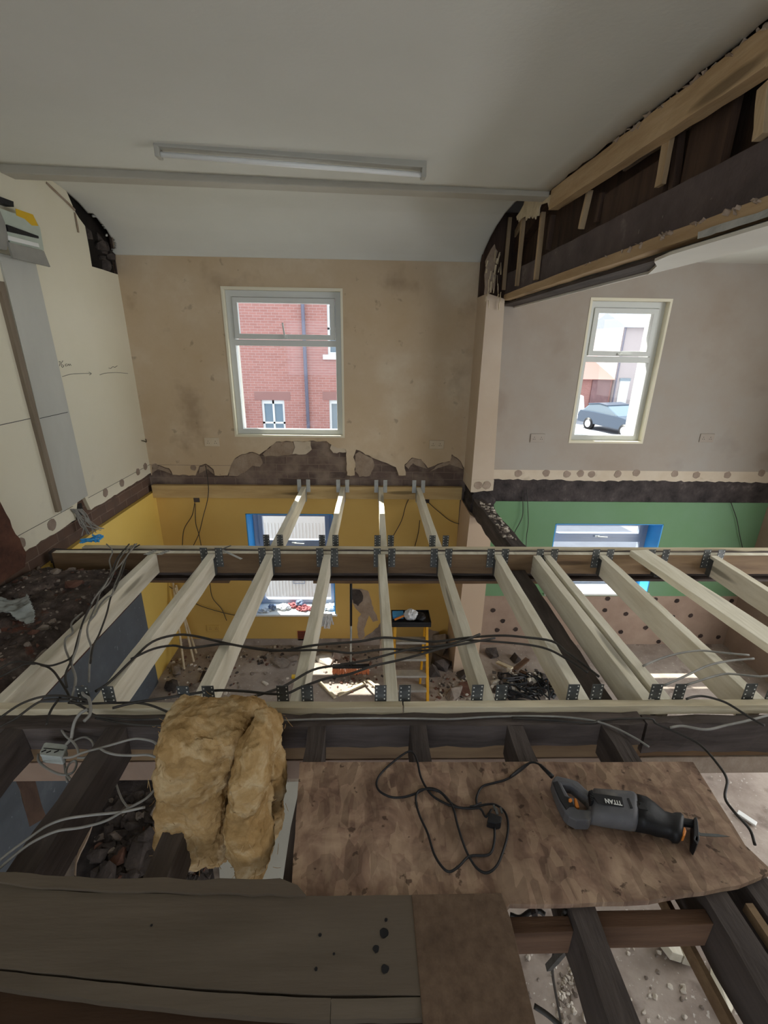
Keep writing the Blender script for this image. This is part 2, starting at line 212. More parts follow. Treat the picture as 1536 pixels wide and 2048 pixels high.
# ------------------------------------------------------------------ mesh helpers
class MB:
    def __init__(s): s.v = []; s.f = []; s.mi = []
    def add(s, vs, fs, mi=0):
        o = len(s.v); s.v += [Vector(p) for p in vs]; s.f += [tuple(i+o for i in f) for f in fs]; s.mi += [mi]*len(fs); return s
    def box(s, x0, x1, y0, y1, z0, z1, mi=0):
        return s.add([(x, y, z) for x in (x0, x1) for y in (y0, y1) for z in (z0, z1)], [(0, 1, 3, 2), (4, 6, 7, 5), (0, 4, 5, 1), (2, 3, 7, 6), (0, 2, 6, 4), (1, 5, 7, 3)], mi)
    def obox(s, c, ax, ay, az, mi=0):
        c = Vector(c); ax, ay, az = Vector(ax), Vector(ay), Vector(az)
        return s.add([c+ax*i+ay*j+az*k for i in (-1, 1) for j in (-1, 1) for k in (-1, 1)], [(0, 1, 3, 2), (4, 6, 7, 5), (0, 4, 5, 1), (2, 3, 7, 6), (0, 2, 6, 4), (1, 5, 7, 3)], mi)
    def bar(s, a, b, w, h, up=(0, 0, 1), seg=1, jit=0, seed=0, mi=0):
        a, b = Vector(a), Vector(b); d = (b-a).normalized(); up = Vector(up); sd = d.cross(up).normalized(); u = sd.cross(d).normalized(); r = random.Random(seed); vs = []; fs = []
        for i in range(seg+1):
            p = a+(b-a)*i/seg
            for (q, t) in ((-1, -1), (1, -1), (1, 1), (-1, 1)): vs.append(p+sd*(q*w/2+r.uniform(-jit, jit))+u*(t*h/2+r.uniform(-jit, jit)))
        for i in range(seg):
            for k in range(4): fs.append((i*4+k, i*4+(k+1) % 4, i*4+4+(k+1) % 4, i*4+4+k))
        fs += [(3, 2, 1, 0), tuple(seg*4+k for k in range(4))]; return s.add(vs, fs, mi)
    def tube(s, pts, r, n=8, mi=0, flat=1.0, cap=True):
        pts = [Vector(p) for p in pts]; vs = []; fs = []; u = None
        for i, p in enumerate(pts):
            d = (pts[min(i+1, len(pts)-1)]-pts[max(i-1, 0)]); d = d.normalized() if d.length > 1e-9 else Vector((0, 0, 1))
            if u is None: u = d.orthogonal().normalized() if abs(d.z) > .9 else (Vector((0, 0, 1))-d*d.z).normalized()
            u = (u-d*u.dot(d)); u = u.normalized() if u.length > 1e-6 else d.orthogonal().normalized(); v = d.cross(u); rr = r[i] if isinstance(r, (list, tuple)) else r
            for k in range(n): a = 2*math.pi*k/n; vs.append(p+u*math.sin(a)*rr*flat+v*math.cos(a)*rr)
        for i in range(len(pts)-1):
            for k in range(n): fs.append((i*n+k, i*n+(k+1) % n, (i+1)*n+(k+1) % n, (i+1)*n+k))
        if cap: fs += [tuple(range(n-1, -1, -1)), tuple((len(pts)-1)*n+k for k in range(n))]
        return s.add(vs, fs, mi)
    def cyl(s, a, b, r, n=12, mi=0, r2=None): return s.tube([a, b], [r, r if r2 is None else r2], n, mi)
    def chunk(s, c, sz, seed, mi=0, flat=1.0, rot=None):
        r = random.Random(seed); n = 9; pts = []
        for _ in range(n):
            v = Vector((r.gauss(0, 1), r.gauss(0, 1), r.gauss(0, 1))).normalized(); pts.append(Vector((v.x*sz[0], v.y*sz[1], v.z*sz[2]*flat)))
        for q in ((-1, -1), (1, -1), (1, 1), (-1, 1)): pts.append(Vector((q[0]*sz[0]*r.uniform(.5, .8), q[1]*sz[1]*r.uniform(.5, .8), -sz[2]*flat*.9)))
        import bmesh
        bm = bmesh.new(); R = Matrix.Rotation(r.uniform(0, 6.28), 3, 'Z')
        for p in pts: bm.verts.new(R @ p)
        g = bmesh.ops.convex_hull(bm, input=bm.verts); 
        bmesh.ops.delete(bm, geom=[e for e in g['geom_interior'] if isinstance(e, bmesh.types.BMVert)], context='VERTS')
        bm.verts.index_update(); s.add([Vector(c)+v.co for v in bm.verts], [[v.index for v in f.verts] for f in bm.faces], mi); bm.free(); return s
    def poly(s, outline, holes, ext, mi=0):
        """flat polygon (3-D points, one plane) with holes, given the thickness vector ext"""
        loops = [[Vector(p) for p in outline]]+[[Vector(p) for p in h] for h in holes]; flat = [p for l in loops for p in l]; tris = tessellate_polygon(loops); ext = Vector(ext); n = len(flat)
        fs = [tuple(t) for t in tris]+[tuple(i+n for i in reversed(t)) for t in tris]; o = 0
        for l in loops:
            m_ = len(l)
            for i in range(m_): j = (i+1) % m_; fs.append((o+i, o+j, o+j+n, o+i+n))
            o += m_
        return s.add(flat+[p+ext for p in flat], fs, mi)
    def build(s, name, mats, parent=None, label=None, category=None, group=None, kind=None, smooth=False, bevel=0, origin=None):
        vs = s.v
        if parent is not None: org = Vector((0, 0, 0)); sh = parent['_loc'] if '_loc' in parent else (0, 0, 0); sh = Vector(sh)
        if origin is not None: base = Vector(origin)
        else:
            xs = [p.x for p in vs]; ys = [p.y for p in vs]; zs = [p.z for p in vs]; base = Vector(((min(xs)+max(xs))/2, (min(ys)+max(ys))/2, min(zs)))
        me = bpy.data.meshes.new(name); me.from_pydata([tuple(p-base) for p in vs], [], s.f); 
        if not isinstance(mats, (list, tuple)): mats = [mats]
        for m_ in mats: me.materials.append(M[m_] if isinstance(m_, str) else m_)
        me.polygons.foreach_set('material_index', s.mi)
        if smooth: me.polygons.foreach_set('use_smooth', [True]*len(me.polygons))
        me.update(); me.validate()
        import bmesh
        bm = bmesh.new(); bm.from_mesh(me); bmesh.ops.recalc_face_normals(bm, faces=bm.faces); bm.to_mesh(me); bm.free()
        o = bpy.data.objects.new(name, me); SC.collection.objects.link(o)
        if parent is not None: o.parent = parent; o.location = base-Vector(parent['_loc'])
        else: o.location = base
        o['_loc'] = tuple(base)
        if bevel: b = o.modifiers.new('bevel', 'BEVEL'); b.width = bevel; b.segments = 2; b.limit_method = 'ANGLE'; b.angle_limit = .6
        tag(o, label, category, group, kind); return o
def tag(o, label=None, category=None, group=None, kind=None):
    if label: o['label'] = label
    if category: o['category'] = category
    if group: o['group'] = group
    if kind: o['kind'] = kind
    return o
def empty(name, loc, label=None, category=None, group=None, kind=None):
    o = bpy.data.objects.new(name, None); SC.collection.objects.link(o); o.location = loc; o['_loc'] = tuple(loc); o.empty_display_size = .05; return tag(o, label, category, group, kind)
def dup(root, loc, label=None, group=None, rot=None):
    r = root.copy(); SC.collection.objects.link(r); r.location = loc; r['_loc'] = tuple(loc)
    if rot is not None: r.rotation_euler = rot
    if label: r['label'] = label
    if group: r['group'] = group
    for ch in list(root.children):
        c_ = ch.copy(); SC.collection.objects.link(c_); c_.parent = r
        for g in ch.children: d_ = g.copy(); SC.collection.objects.link(d_); d_.parent = c_
    return r
def smoothpath(pts, n=6):
    pts = [Vector(p) for p in pts]; P_ = [pts[0]*2-pts[1]]+pts+[pts[-1]*2-pts[-2]]; out = []
    for i in range(1, len(P_)-2):
        for k in range(n):
            t = k/n; a, b, c, d = P_[i-1:i+3]; out.append(.5*((2*b)+(c-a)*t+(2*a-5*b+4*c-d)*t*t+(3*b-a-3*c+d)*t**3))
    out.append(pts[-1]); return out
def ragged(pts, step=.02, amp=.008, seed=1, closed=False, axes=(0, 2)):
    r = random.Random(seed); out = []
    for i in range(len(pts)-(0 if closed else 1)):
        a, b = Vector(pts[i]), Vector(pts[(i+1) % len(pts)]); n = max(1, int((b-a).length/step)); out.append(a)
        for k in range(1, n):
            p = a.lerp(b, k/n); 
            for ax in axes: p[ax] += r.uniform(-amp, amp)
            out.append(p)
    if not closed: out.append(Vector(pts[-1]))
    return out
def crop(ox, oy, s, pts): return [(ox+x/s, oy+y/s) for x, y in pts]
def grid(fn, nu, nv, keep=None):
    b = MB(); vs = [fn(i/nu, j/nv) for i in range(nu+1) for j in range(nv+1)]; fs = []
    for i in range(nu):
        for j in range(nv):
            q = (i*(nv+1)+j, (i+1)*(nv+1)+j, (i+1)*(nv+1)+j+1, i*(nv+1)+j+1)
            if keep is None or keep(sum((Vector(vs[k]) for k in q), Vector())/4): fs.append(q)
    return b.add(vs, fs)
def inpoly(x, y, poly):
    c_ = False; n = len(poly)
    for i in range(n):
        x1, y1 = poly[i]; x2, y2 = poly[(i+1) % n]
        if (y1 > y) != (y2 > y) and x < (x2-x1)*(y-y1)/(y2-y1)+x1: c_ = not c_
    return c_
def solid(o, t, off=1):
    s = o.modifiers.new('thickness', 'SOLIDIFY'); s.thickness = t; s.offset = off; return o
# ------------------------------------------------------------------ dimensions
YW = 4.56; XL = -2.25; XR = 4.3; ZG = -1.975; ZC = 2.10; YB = -2.0
W1 = (-1.355, -.283, .503, 1.832); W2 = (2.0, 2.748, .474, 1.798); G1 = (-1.335, -.41, -1.551, -.322); G2 = (1.99, 3.18, -1.27, -.418)
def rect(w, y): return [(w[0], y, w[2]), (w[1], y, w[2]), (w[1], y, w[3]), (w[0], y, w[3])]
# ================================================================== SETTING
# far wall: masonry core
MB().poly([(XL-.3, YW+.02, ZG-1.6), (XR+.3, YW+.02, ZG-1.6), (XR+.3, YW+.02, 2.7), (XL-.3, YW+.02, 2.7)], [rect(W1, YW+.02), rect(W2, YW+.02), rect(G1, YW+.02), rect(G2, YW+.02)], (0, .30, 0)).build('wall_back', 'old_brick', kind='structure')
# left-bay plaster skin with torn lower edge
lb = crop(270, 840, 2.194, [(62, 243), (75, 205), (100, 197), (150, 212), (165, 240), (265, 243), (280, 203), (310, 192), (345, 217), (350, 243), (405, 243), (418, 205), (435, 172), (470, 150), (515, 140), (545, 152), (562, 140), (590, 118), (605, 108), (620, 95), (700, 93), (840, 92), (862, 108), (890, 125), (925, 128), (930, 243), (964, 243), (967, 190), (957, 165), (970, 130), (1000, 142), (1040, 165), (1100, 187), (1145, 207), (1157, 243), (1188, 243), (1183, 195), (1215, 165), (1255, 172), (1285, 210), (1330, 192), (1383, 180), (1390, 150), (1412, 165), (1430, 182), (1447, 212)])
lb = [on('y', YW, *p) for p in lb]; lb[0].x = XL; lb[-1].x = .95
lbr = ragged(lb, .03, .006, 3)
MB().poly(lbr+[(.95, YW, 2.6), (XL, YW, 2.6)], [rect(W1, YW)], (0, .02, 0)).build('wall_back_plaster_left', 'plaster_left_bay', kind='structure')
# scratch-coat patches showing between paint and brick
def patch(name, o, s, pts, y, th, m_, seed=2, **k):
    p = [on('y', y, *q) for q in crop(o[0], o[1], s, pts)]; return MB().poly(ragged(p, .03, .006, seed, True), [], (0, th, 0)).build(name, m_, kind='structure', **k)
patch('wall_back_undercoat', (270, 840), 2.194, [(412, 245), (412, 205), (432, 175), (470, 152), (512, 142), (545, 156), (560, 190), (548, 205), (516, 200), (480, 230), (450, 246)], YW+.008, .012, 'undercoat')
patch('wall_back_undercoat', (270, 840), 2.194, [(560, 150), (600, 112), (622, 97), (690, 95), (700, 120), (688, 150), (640, 157), (570, 160)], YW+.008, .012, 'undercoat', 3)
patch('wall_back_undercoat', (270, 840), 2.194, [(690, 150), (702, 120), (695, 95), (770, 94), (775, 130), (750, 150)], YW+.006, .013, 'skirting_band', 9)
patch('wall_back_undercoat', (270, 840), 2.194, [(862, 108), (925, 128), (926, 142), (870, 144), (855, 125)], YW+.006, .013, 'skirting_band', 10)
patch('wall_back_undercoat', (270, 840), 2.194, [(966, 150), (985, 138), (1040, 168), (1050, 200), (1030, 245), (985, 250), (966, 225)], YW+.008, .012, 'undercoat', 4)
patch('wall_back_undercoat', (270, 840), 2.194, [(1185, 200), (1215, 168), (1255, 174), (1283, 215), (1250, 205), (1220, 190), (1200, 215)], YW+.008, .012, 'undercoat', 5)
patch('wall_back_undercoat', (270, 840), 2.194, [(1290, 230), (1335, 194), (1380, 182), (1392, 155), (1430, 185), (1440, 215), (1380, 195), (1330, 210)], YW+.008, .012, 'undercoat', 6)
patch('wall_back_undercoat', (270, 840), 2.194, [(280, 235), (285, 206), (310, 196), (342, 220), (346, 238), (320, 215)], YW+.008, .012, 'undercoat', 7)
patch('wall_back_undercoat', (270, 840), 2.194, [(72, 235), (80, 208), (102, 200), (150, 216), (160, 236), (130, 225), (100, 216)], YW+.008, .012, 'undercoat', 8)
# right-bay plaster skin
rb = [on('y', YW, x, y) for x, y in ((1000, 958), (1100, 960), (1200, 962), (1300, 962), (1400, 963), (1536, 966))]; rb[0].x = 1.1; rb[-1].x = XR
zb = .18
MB().poly([(1.1, YW, zb), (XR, YW, zb), (XR, YW, 2.6), (1.1, YW, 2.6)], [rect(W2, YW)], (0, .02, 0)).build('wall_back_plaster_right', 'plaster_right_bay', kind='structure')
b = MB().poly(ragged([(p.x, YW+.001, p.z) for p in rb], .04, .008, 5)+[(XR, YW+.001, zb), (1.1, YW+.001, zb)], [], (0, .019, 0))
def disc(bm, c, r, nrm='y', th=.003, mi=1, seed=0, n=14):
    q = random.Random(seed); vs = []
    for k in range(n):
        a = 2*math.pi*k/n; rr = r*q.uniform(.88, 1.1)
        if nrm == 'y': vs.append(Vector((c[0]+rr*math.cos(a), c[1], c[2]+rr*math.sin(a))))
        elif nrm == 'x': vs.append(Vector((c[0], c[1]+rr*math.cos(a), c[2]+rr*math.sin(a))))
        else: vs.append(Vector((c[0]+rr*math.cos(a), c[1]+rr*math.sin(a), c[2])))
    e = {'y': (0, -th, 0), 'x': (th, 0, 0), 'z': (0, 0, th)}[nrm]
    bm.poly(vs, [], e, mi)
for i, (x, y) in enumerate(crop(900, 840, 2.415, [(330, 258), (465, 257), (565, 262), (630, 258), (685, 262), (810, 262), (900, 255), (1085, 260), (1190, 266), (1340, 266), (1505, 256)])): disc(b, on('y', YW+.001, x, y), .038, 'y', seed=i)
b.build('wall_back_band_right', ['skirting_band', 'dab'], kind='structure')
b = MB()
for i, (x, y) in enumerate(crop(0, 680, 3.657, [(1135, 925), (1415, 935)])): disc(b, on('y', YW, x, y), .03, 'y', mi=0, seed=i+20)
b.box(XL, -1.35, YW-.001, YW, .198, .202); b.build('wall_back_dabs_left', ['dab'], kind='structure')
# charred strip in the right bay
bb = ragged([(1.1, YW+.006, -.17), (XR, YW+.006, -.165)], .05, .008, 8)
MB().poly(bb+[(XR, YW+.006, .10), (1.1, YW+.006, .10)], [], (0, .014, 0)).build('wall_back_charred_strip', 'black_brick', kind='structure')
# ground-floor painted skins
MB().poly([(XL, YW, ZG), (.93, YW, ZG), (.93, YW, -.125), (XL, YW, -.125)], [rect(G1, YW)], (0, .02, 0)).build('wall_back_yellow', 'yellow', kind='structure')
MB().poly([(1.0, YW, -1.31), (XR+.1, YW, -1.31), (XR+.1, YW, -.165), (1.0, YW, -.165)], [[(G2[0], YW, -1.27), (G2[1], YW, -1.27), (G2[1], YW, G2[3]), (G2[0], YW, G2[3])]], (0, .02, 0)).build('wall_back_green', 'green', kind='structure')
b = MB(); b.box(1.0, XR+.1, YW+.002, YW+.02, ZG, -1.31)
for i, (x, y) in enumerate(crop(900, 1150, 2.415, [(208, 170), (255, 222), (228, 266), (317, 262), (197, 380), (362, 380), (762, 114), (748, 170), (850, 188), (825, 275), (992, 118), (1096, 125), (1075, 202), (1162, 196), (1140, 265), (1210, 294), (1007, 322), (930, 363), (1360, 125), (1295, 300), (945, 255), (1015, 386), (700, 300), (640, 230)])): disc(b, on('y', YW, x, y), .028, 'y', seed=i)
b.build('wall_back_lower_boards', ['pinkboard', 'darkdab'], kind='structure')
MB().box(XL, .93, YW-.006, YW, ZG, ZG+.09).build('baseboard_back', 'concrete', kind='structure')
# wall nib between the bays, upper and lower
b = MB(); b.poly([(.95, 4.18, .18), (.95, 4.18, 1.79), (1.1, 4.18, 1.75), (1.16, 4.18, .18)], [], (0, .40, 0)); b.build('wall_nib_upper', 'plaster_nib', kind='structure')
b = MB(); b.poly(ragged([(.95, 4.178, .055), (1.165, 4.178, .075)], .03, .006, 4)+[(1.165, 4.178, .18), (.95, 4.178, .18)], [], (0, .40, 0))
disc(b, (1.02, 4.178, .125), .04, 'y', seed=4); disc(b, (1.10, 4.178, .125), .04, 'y', seed=5); b.build('wall_nib_band', ['skirting_band', 'undercoat'], kind='structure')
b = MB(); b.poly(ragged([(.96, 4.2, -.26), (.98, 4.2, .07), (1.14, 4.2, .07), (1.2, 4.2, -.02), (1.2, 4.2, -.2)], .03, .012, 6), [], (0, .36, 0)); b.build('wall_nib_masonry', 'black_brick', kind='structure')
MB().poly([(.90, 4.08, ZG), (1.165, 4.08, ZG), (1.165, 4.08, -.27), (1.07, 4.08, -.22), (.94, 4.08, -.14)], [], (0, .48, 0)).build('wall_nib_lower', 'beige', kind='structure')
# left wall
MB().box(XL-.3, XL-.03, YB, YW+.3, ZG-.3, 2.7).build('wall_left', 'brown_brick', kind='structure')
hole = [(150, 423), (158, 436), (170, 452), (178, 495), (184, 533), (205, 539), (229, 547)]
hp = [on('x', XL, *q) for q in hole]
lo = [(XL, 2.66, .40), (XL, 2.70, .08), (XL, 2.95, .085), (XL, 3.30, .092), (XL, 3.36, .21), (XL, 3.46, .22), (XL, 3.5, .098), (XL, 4.0, .105), (XL, YW, .115)]
sk = ragged(lo, .05, .006, 11, axes=(1, 2))
rest = [(XL, YW, hp[-1].z), *[tuple(p) for p in reversed(hp)], (XL, 3.9, 2.6), (XL, YB, 2.6), (XL, YB, .4)]
MB().poly(sk+rest, [], (-.03, 0, 0)).build('wall_left_plaster', 'plaster_side', kind='structure')
b = MB(); b.box(XL, XL+.0015, 2.70, 3.3, .199, .202); b.box(XL, XL+.0015, 3.5, YW, .199, .202); b.box(XL, XL+.0015, 2.5, 3.1, .885, .889); b.box(XL+.012, XL+.0135, 3.16, 3.46, .875, .879)
b.build('wall_left_pencil_lines', 'pencil', kind='structure')
b = MB()
for i, (x, y) in enumerate(crop(0, 680, 3.657, [(155, 1485), (380, 1350), (770, 1117), (890, 1045), (1008, 965), (1062, 925)])): disc(b, on('x', XL, x, y), .045 if i in (1,) else .036, 'x', mi=0, seed=i+3)
b.build('wall_left_dabs', ['dab'], kind='structure')
MB().poly(ragged([(XL-.028, 2.4, -.11), (XL-.028, YW, -.08)], .05, .01, 9, axes=(1, 2))+[(XL-.028, YW, .16), (XL-.028, 2.4, .45)], [], (-.01, 0, 0)).build('wall_left_ledge', 'brown_brick', kind='structure')
MB().poly([(XL+.01, YB, ZG), (XL+.01, YW, ZG), (XL+.01, YW, -.08), (XL+.01, 3.4, -.08), (XL+.01, 2.4, -.12), (XL+.01, YB, -.12)], [], (-.04, 0, 0)).build('wall_left_yellow', 'yellow_side', kind='structure')
MB().box(XL+.01, XL+.03, YB, 3.93, ZG, -.90).build('wall_left_slate_dado', 'slate_paint', kind='structure')
b = MB(); b.tube(smoothpath([(XL+.03, 3.0+.12*k, ZG+.8+.02*math.sin(k*9)) for k in range(3)]), .001); 
MB().poly(ragged([(XL+.0105, 3.62, -.78), (XL+.0105, 3.74, -.80), (XL+.0105, 3.73, -.62), (XL+.0105, 3.68, -.55), (XL+.0105, 3.63, -.62)], .02, .01, 3, True, (1, 2)), [], (.001, 0, 0)).build('wall_left_orange_smear', 'orange', kind='structure')
# chimney breast in dark red brick at the near left, and its rubble-topped stub
MB().poly(ragged([(XL+.05, 2.66, .02), (XL+.05, 2.70, .10), (XL+.05, 2.62, .45), (XL+.05, 2.55, .9), (XL+.05, 2.5, 2.4)], .05, .01, 13, axes=(1, 2))+[(XL+.05, 1.2, 2.4), (XL+.05, 1.2, -.02)], [], (-.12, 0, 0)).build('wall_left_chimney_face', mat('red_brown_masonry', [(.3, rgb('3f2c26')), (.7, rgb('6b4a3c'))], 6, 8, .95, .7, 30), kind='structure')
MB().box(XL-.02, -1.60, .8, 2.80, -.27, -.16).build('wall_left_chimney_stub', mat('stub_masonry', [(.3, rgb('3c2a25')), (.7, rgb('5e4238'))], 6, 8, .95, .7, 30), kind='structure')
# right, rear walls, floors
def holed_wall_x(name, x, th, z0, z1, holes, m_): MB().poly([(x, YB, z0), (x, YW+.3, z0), (x, YW+.3, z1), (x, YB, z1)], [[(x, a, c), (x, b_, c), (x, b_, d), (x, a, d)] for a, b_, c, d in holes], (th, 0, 0)).build(name, m_, kind='structure')
holed_wall_x('wall_right', XR, .3, -.2, 2.7, [(.5, 2.9, .5, 1.9)], 'plaster_right_bay')
holed_wall_x('wall_right_lower', XR-.03, .3, ZG, -.2, [(1.1, 3.7, -1.55, -.45)], 'pinkboard')
def holed_wall_y(name, y, z0, z1, holes, m_): MB().poly([(XL-.3, y, z0), (XR+.3, y, z0), (XR+.3, y, z1), (XL-.3, y, z1)], [[(a, y, c), (b_, y, c), (b_, y, d), (a, y, d)] for a, b_, c, d in holes], (0, -.1, 0)).build(name, m_, kind='structure')
holed_wall_y('wall_front', YB, -.2, 2.7, [(-2.0, .8, .65, 1.85)], 'plaster_side')
holed_wall_y('wall_front_lower', YB, ZG, -.2, [(-1.8, 1.4, -1.6, -.4)], 'beige')
MB().box(XL-.3, XR+.3, YB-.1, YW+.3, ZG-.15, ZG).build('floor', 'concrete', kind='structure')
# ceilings
RAIL = [(YB, 2.14), (0., 2.18), (1.6, 2.24), (3.35, 2.29)]
def zrail(y):
    for (a, b_), (c, d) in zip(RAIL, RAIL[1:]):
        if y <= c: return b_+(d-b_)*(y-a)/(c-a)
    return RAIL[-1][1]
def cnear(u, v):
    y = YB+(3.36-YB)*v; x = XL-.02+(1.09-XL+.02)*u
    return (x+(R0.uniform(-.012, .012) if u > .999 else 0), y, zrail(y)+(1-u)*.072*max(0, min(1, y/3.35)))
solid(grid(cnear, 30, 60).build('ceiling', 'ceiling', kind='structure', smooth=True), .02)
prof = [(3.36, 2.435), (3.65, 2.432), (3.85, 2.42), (4.02, 2.397), (4.17, 2.358), (4.30, 2.30), (4.40, 2.238), (4.48, 2.172), (4.53, 2.12), (4.56, 2.075)]
chole = [(140, 415), (150, 421), (165, 424), (182, 428), (196, 440), (206, 452), (216, 466), (226, 478), (231, 488), (228, 496), (222, 503), (229, 520), (215, 520), (150, 440)]
def cfar(u, v):
    t = v*(len(prof)-1); i = min(int(t), len(prof)-2); f = t-i; y = prof[i][0]+(prof[i+1][0]-prof[i][0])*f; z = prof[i][1]+(prof[i+1][1]-prof[i][1])*f
    xe = 1.10-max(0, y-3.85)*.21; return (XL-.01+(xe-XL+.01)*u, y, z)
def keepc(c_):
    x, y = PX(c_); return not inpoly(x+R0.uniform(-3, 3), y+R0.uniform(-3, 3), chole)
solid(grid(cfar, 240, 84, keepc).build('ceiling_far', 'ceiling', kind='structure', smooth=True), .018)
MB().box(1.3, XR+.02, YB, YW+.02, 2.11, 2.14).build('ceiling_right', 'ceiling', kind='structure')
MB().box(XL-.3, XR+.3, YB-.1, YW+.35, 2.7, 2.75).build('ceiling_roof_deck', 'roof_dark', kind='structure')  # unseen roof, dark and placed to keep light out of the void
# ceiling downstand between the two ceiling fields
MB().poly([(XL, 3.345, 2.315), (1.1, 3.345, 2.262), (1.1, 3.345, 2.33), (XL, 3.345, 2.41)], [], (0, .12, 0)).build('trim_1', 'downstand', kind='structure', bevel=.006)
# ------------------------------------------------------------------ windows
def frame_ring(b, x0, x1, z0, z1, t, y, d, mi=0):
    tl, tr, tb, tt = t; b.poly([(x0, y, z0), (x1, y, z0), (x1, y, z1), (x0, y, z1)], [[(x0+tl, y, z0+tb), (x1-tr, y, z0+tb), (x1-tr, y, z1-tt), (x0+tl, y, z1-tt)]], (0, d, 0), mi)
def window(n, w_, yf, zt, fm, reveal_m, sill=True, stay=None, deep=.045):
    x0, x1, z0, z1 = w_; r = empty('window_%d' % n, ((x0+x1)/2, yf, z0), kind='structure')
    g = .012
    b = MB(); b.poly([(x0-.008, YW-.004, z0-.008), (x1+.008, YW-.004, z0-.008), (x1+.008, YW-.004, z1+.012), (x0-.008, YW-.004, z1+.012)], [[(x0+g, YW-.004, z0+g), (x1-g, YW-.004, z0+g), (x1-g, YW-.004, z1-g), (x0+g, YW-.004, z1-g)]], (0, yf-YW+.03, 0)); b.build('reveal', reveal_m, r)
    b = MB(); frame_ring(b, x0-.01, x1+.01, z0-.01, z1+.01, (.035, .035, .03, .02), yf+.06, 4.885-yf-.06); b.build('outer_reveal', 'white_paint', r)
    b = MB(); frame_ring(b, x0+g, x1-g, z0+g, z1-g, (.055, .055, .05, .055), yf, .06); b.box(x0+.06, x1-.06, yf, yf+.06, zt-.025, zt+.03); b.build('frame', fm, r, bevel=.004)
    b = MB(); s0, s1 = x0+.07, x1-.07; frame_ring(b, s0, s1, zt+.035, z1-.07, (.045, .045, .045, .045), yf-.012, .05); b.build('sash', fm, r, bevel=.004)
    MB().box(s0+.04, s1-.04, yf+.02, yf+.028, zt+.07, z1-.11).build('pane', 'glass', r)
    MB().box(x0+.06, x1-.06, yf+.02, yf+.028, z0+.05, zt-.02).build('pane', 'glass', r)
    xm = (x0+x1)/2; b = MB()
    if stay == 'up': b.box(xm-.02, xm+.02, yf-.03, yf-.01, zt+.045, zt+.065); b.bar((xm, yf-.035, zt+.05), (xm-.012, yf-.045, zt+.18), .014, .012, up=(0, 1, 0))
    else: b.box(xm-.02, xm+.02, yf-.03, yf-.01, zt+.04, zt+.06); b.bar((xm-.01, yf-.035, zt+.05), (xm+.11, yf-.04, zt+.047), .014, .012)
    b.build('handle', 'pvc', r, bevel=.002); return r
window(1, W1, 4.61, 1.372, 'pvc', 'plaster_side', stay='up')
window(2, W2, 4.62, 1.27, 'pvc', 'plaster_side')
def gwindow(n, w_, zt):
    x0, x1, z0, z1 = w_; yf = 4.79; r = empty('window_%d' % n, ((x0+x1)/2, yf, z0), kind='structure')
    b = MB(); b.box(x0-.001, x0+.01, YW, yf+.06, z0, z1); b.box(x1-.01, x1+.001, YW, yf+.06, z0, z1); b.build('reveal', 'blue', r)
    b = MB(); frame_ring(b, x0-.01, x1+.01, z0-.01, z1+.01, (.03, .03, .02, .02), yf+.06, .04); b.build('outer_reveal', 'white_paint', r)
    b = MB(); b.box(x0, x1, YW, yf+.06, z1-.008, z1+.002); b.build('soffit', 'blue', r)
    b = MB(); b.box(x0-.01, x1+.02, YW-.025, yf+.06, z0-.02, z0+.004); b.build('sill', 'white', r, bevel=.004)
    b = MB(); frame_ring(b, x0+.01, x1-.01, z0+.004, z1-.008, (.06, .06, .05, .06), yf, .06); b.box(x0+.06, x1-.06, yf, yf+.06, zt-.03, zt+.03); b.build('frame', 'pvc_grey', r, bevel=.004)
    b = MB(); frame_ring(b, x0+.065, x1-.065, zt+.03, z1-.06, (.05, .05, .05, .05), yf-.012, .05); b.build('sash', 'pvc_grey', r, bevel=.004)
    MB().box(x0+.1, x1-.1, yf+.02, yf+.028, zt+.07, z1-.1).build('pane', 'glass', r); MB().box(x0+.06, x1-.06, yf+.02, yf+.028, z0+.04, zt-.02).build('pane', 'glass', r)
    xm = (x0+x1)/2; b = MB(); b.box(xm-.03, xm+.02, yf-.03, yf-.01, zt+.04, zt+.06); b.bar((xm, yf-.035, zt+.05), (xm+.11, yf-.04, zt+.045), .014, .012); b.build('handle', 'pvc', r)
gwindow(3, G1, -.80); gwindow(4, G2, -.70)
# ================================================================== BEAMS AND JOISTS
JX = lambda k: -1.1095+.4*k
# middle beam: two new timbers sandwiching an old one
def tim(name, x0, x1, y0, y1, z0, z1, m_, label, cat='timber beam', group=None, parent=None, seed=0, jit=.0015, bev=.002):
    b = MB()
    if abs(x1-x0) > abs(y1-y0): b.bar(((x0), (y0+y1)/2, (z0+z1)/2), ((x1), (y0+y1)/2, (z0+z1)/2), y1-y0, z1-z0, seg=max(2, int(abs(x1-x0)/.12)), jit=jit, seed=seed)
    else: b.bar(((x0+x1)/2, y0, (z0+z1)/2), ((x0+x1)/2, y1, (z0+z1)/2), x1-x0, z1-z0, seg=max(2, int(abs(y1-y0)/.12)), jit=jit, seed=seed)
    return b.build(name, m_, parent, label, cat, group, bevel=bev)
tim('beam_timber', -2.2, 4.25, 2.905, 2.945, -.15, 0, 'timber_face', 'new timber plate on the near face of the middle beam, pale top edge', seed=1)
MB().box(-2.19, 4.24, 2.9055, 2.9445, .0005, .003).build('beam_timber_edge_strip', 'timber', None, 'pale top edge strip along the near timber of the middle beam', 'timber strip')  # paler strip over the top of the near timber
tim('beam_timber', -2.05, 4.25, 3.0, 3.04, -.15, 0, 'timber_x', 'new pine plate along the far face of the middle beam', seed=2)
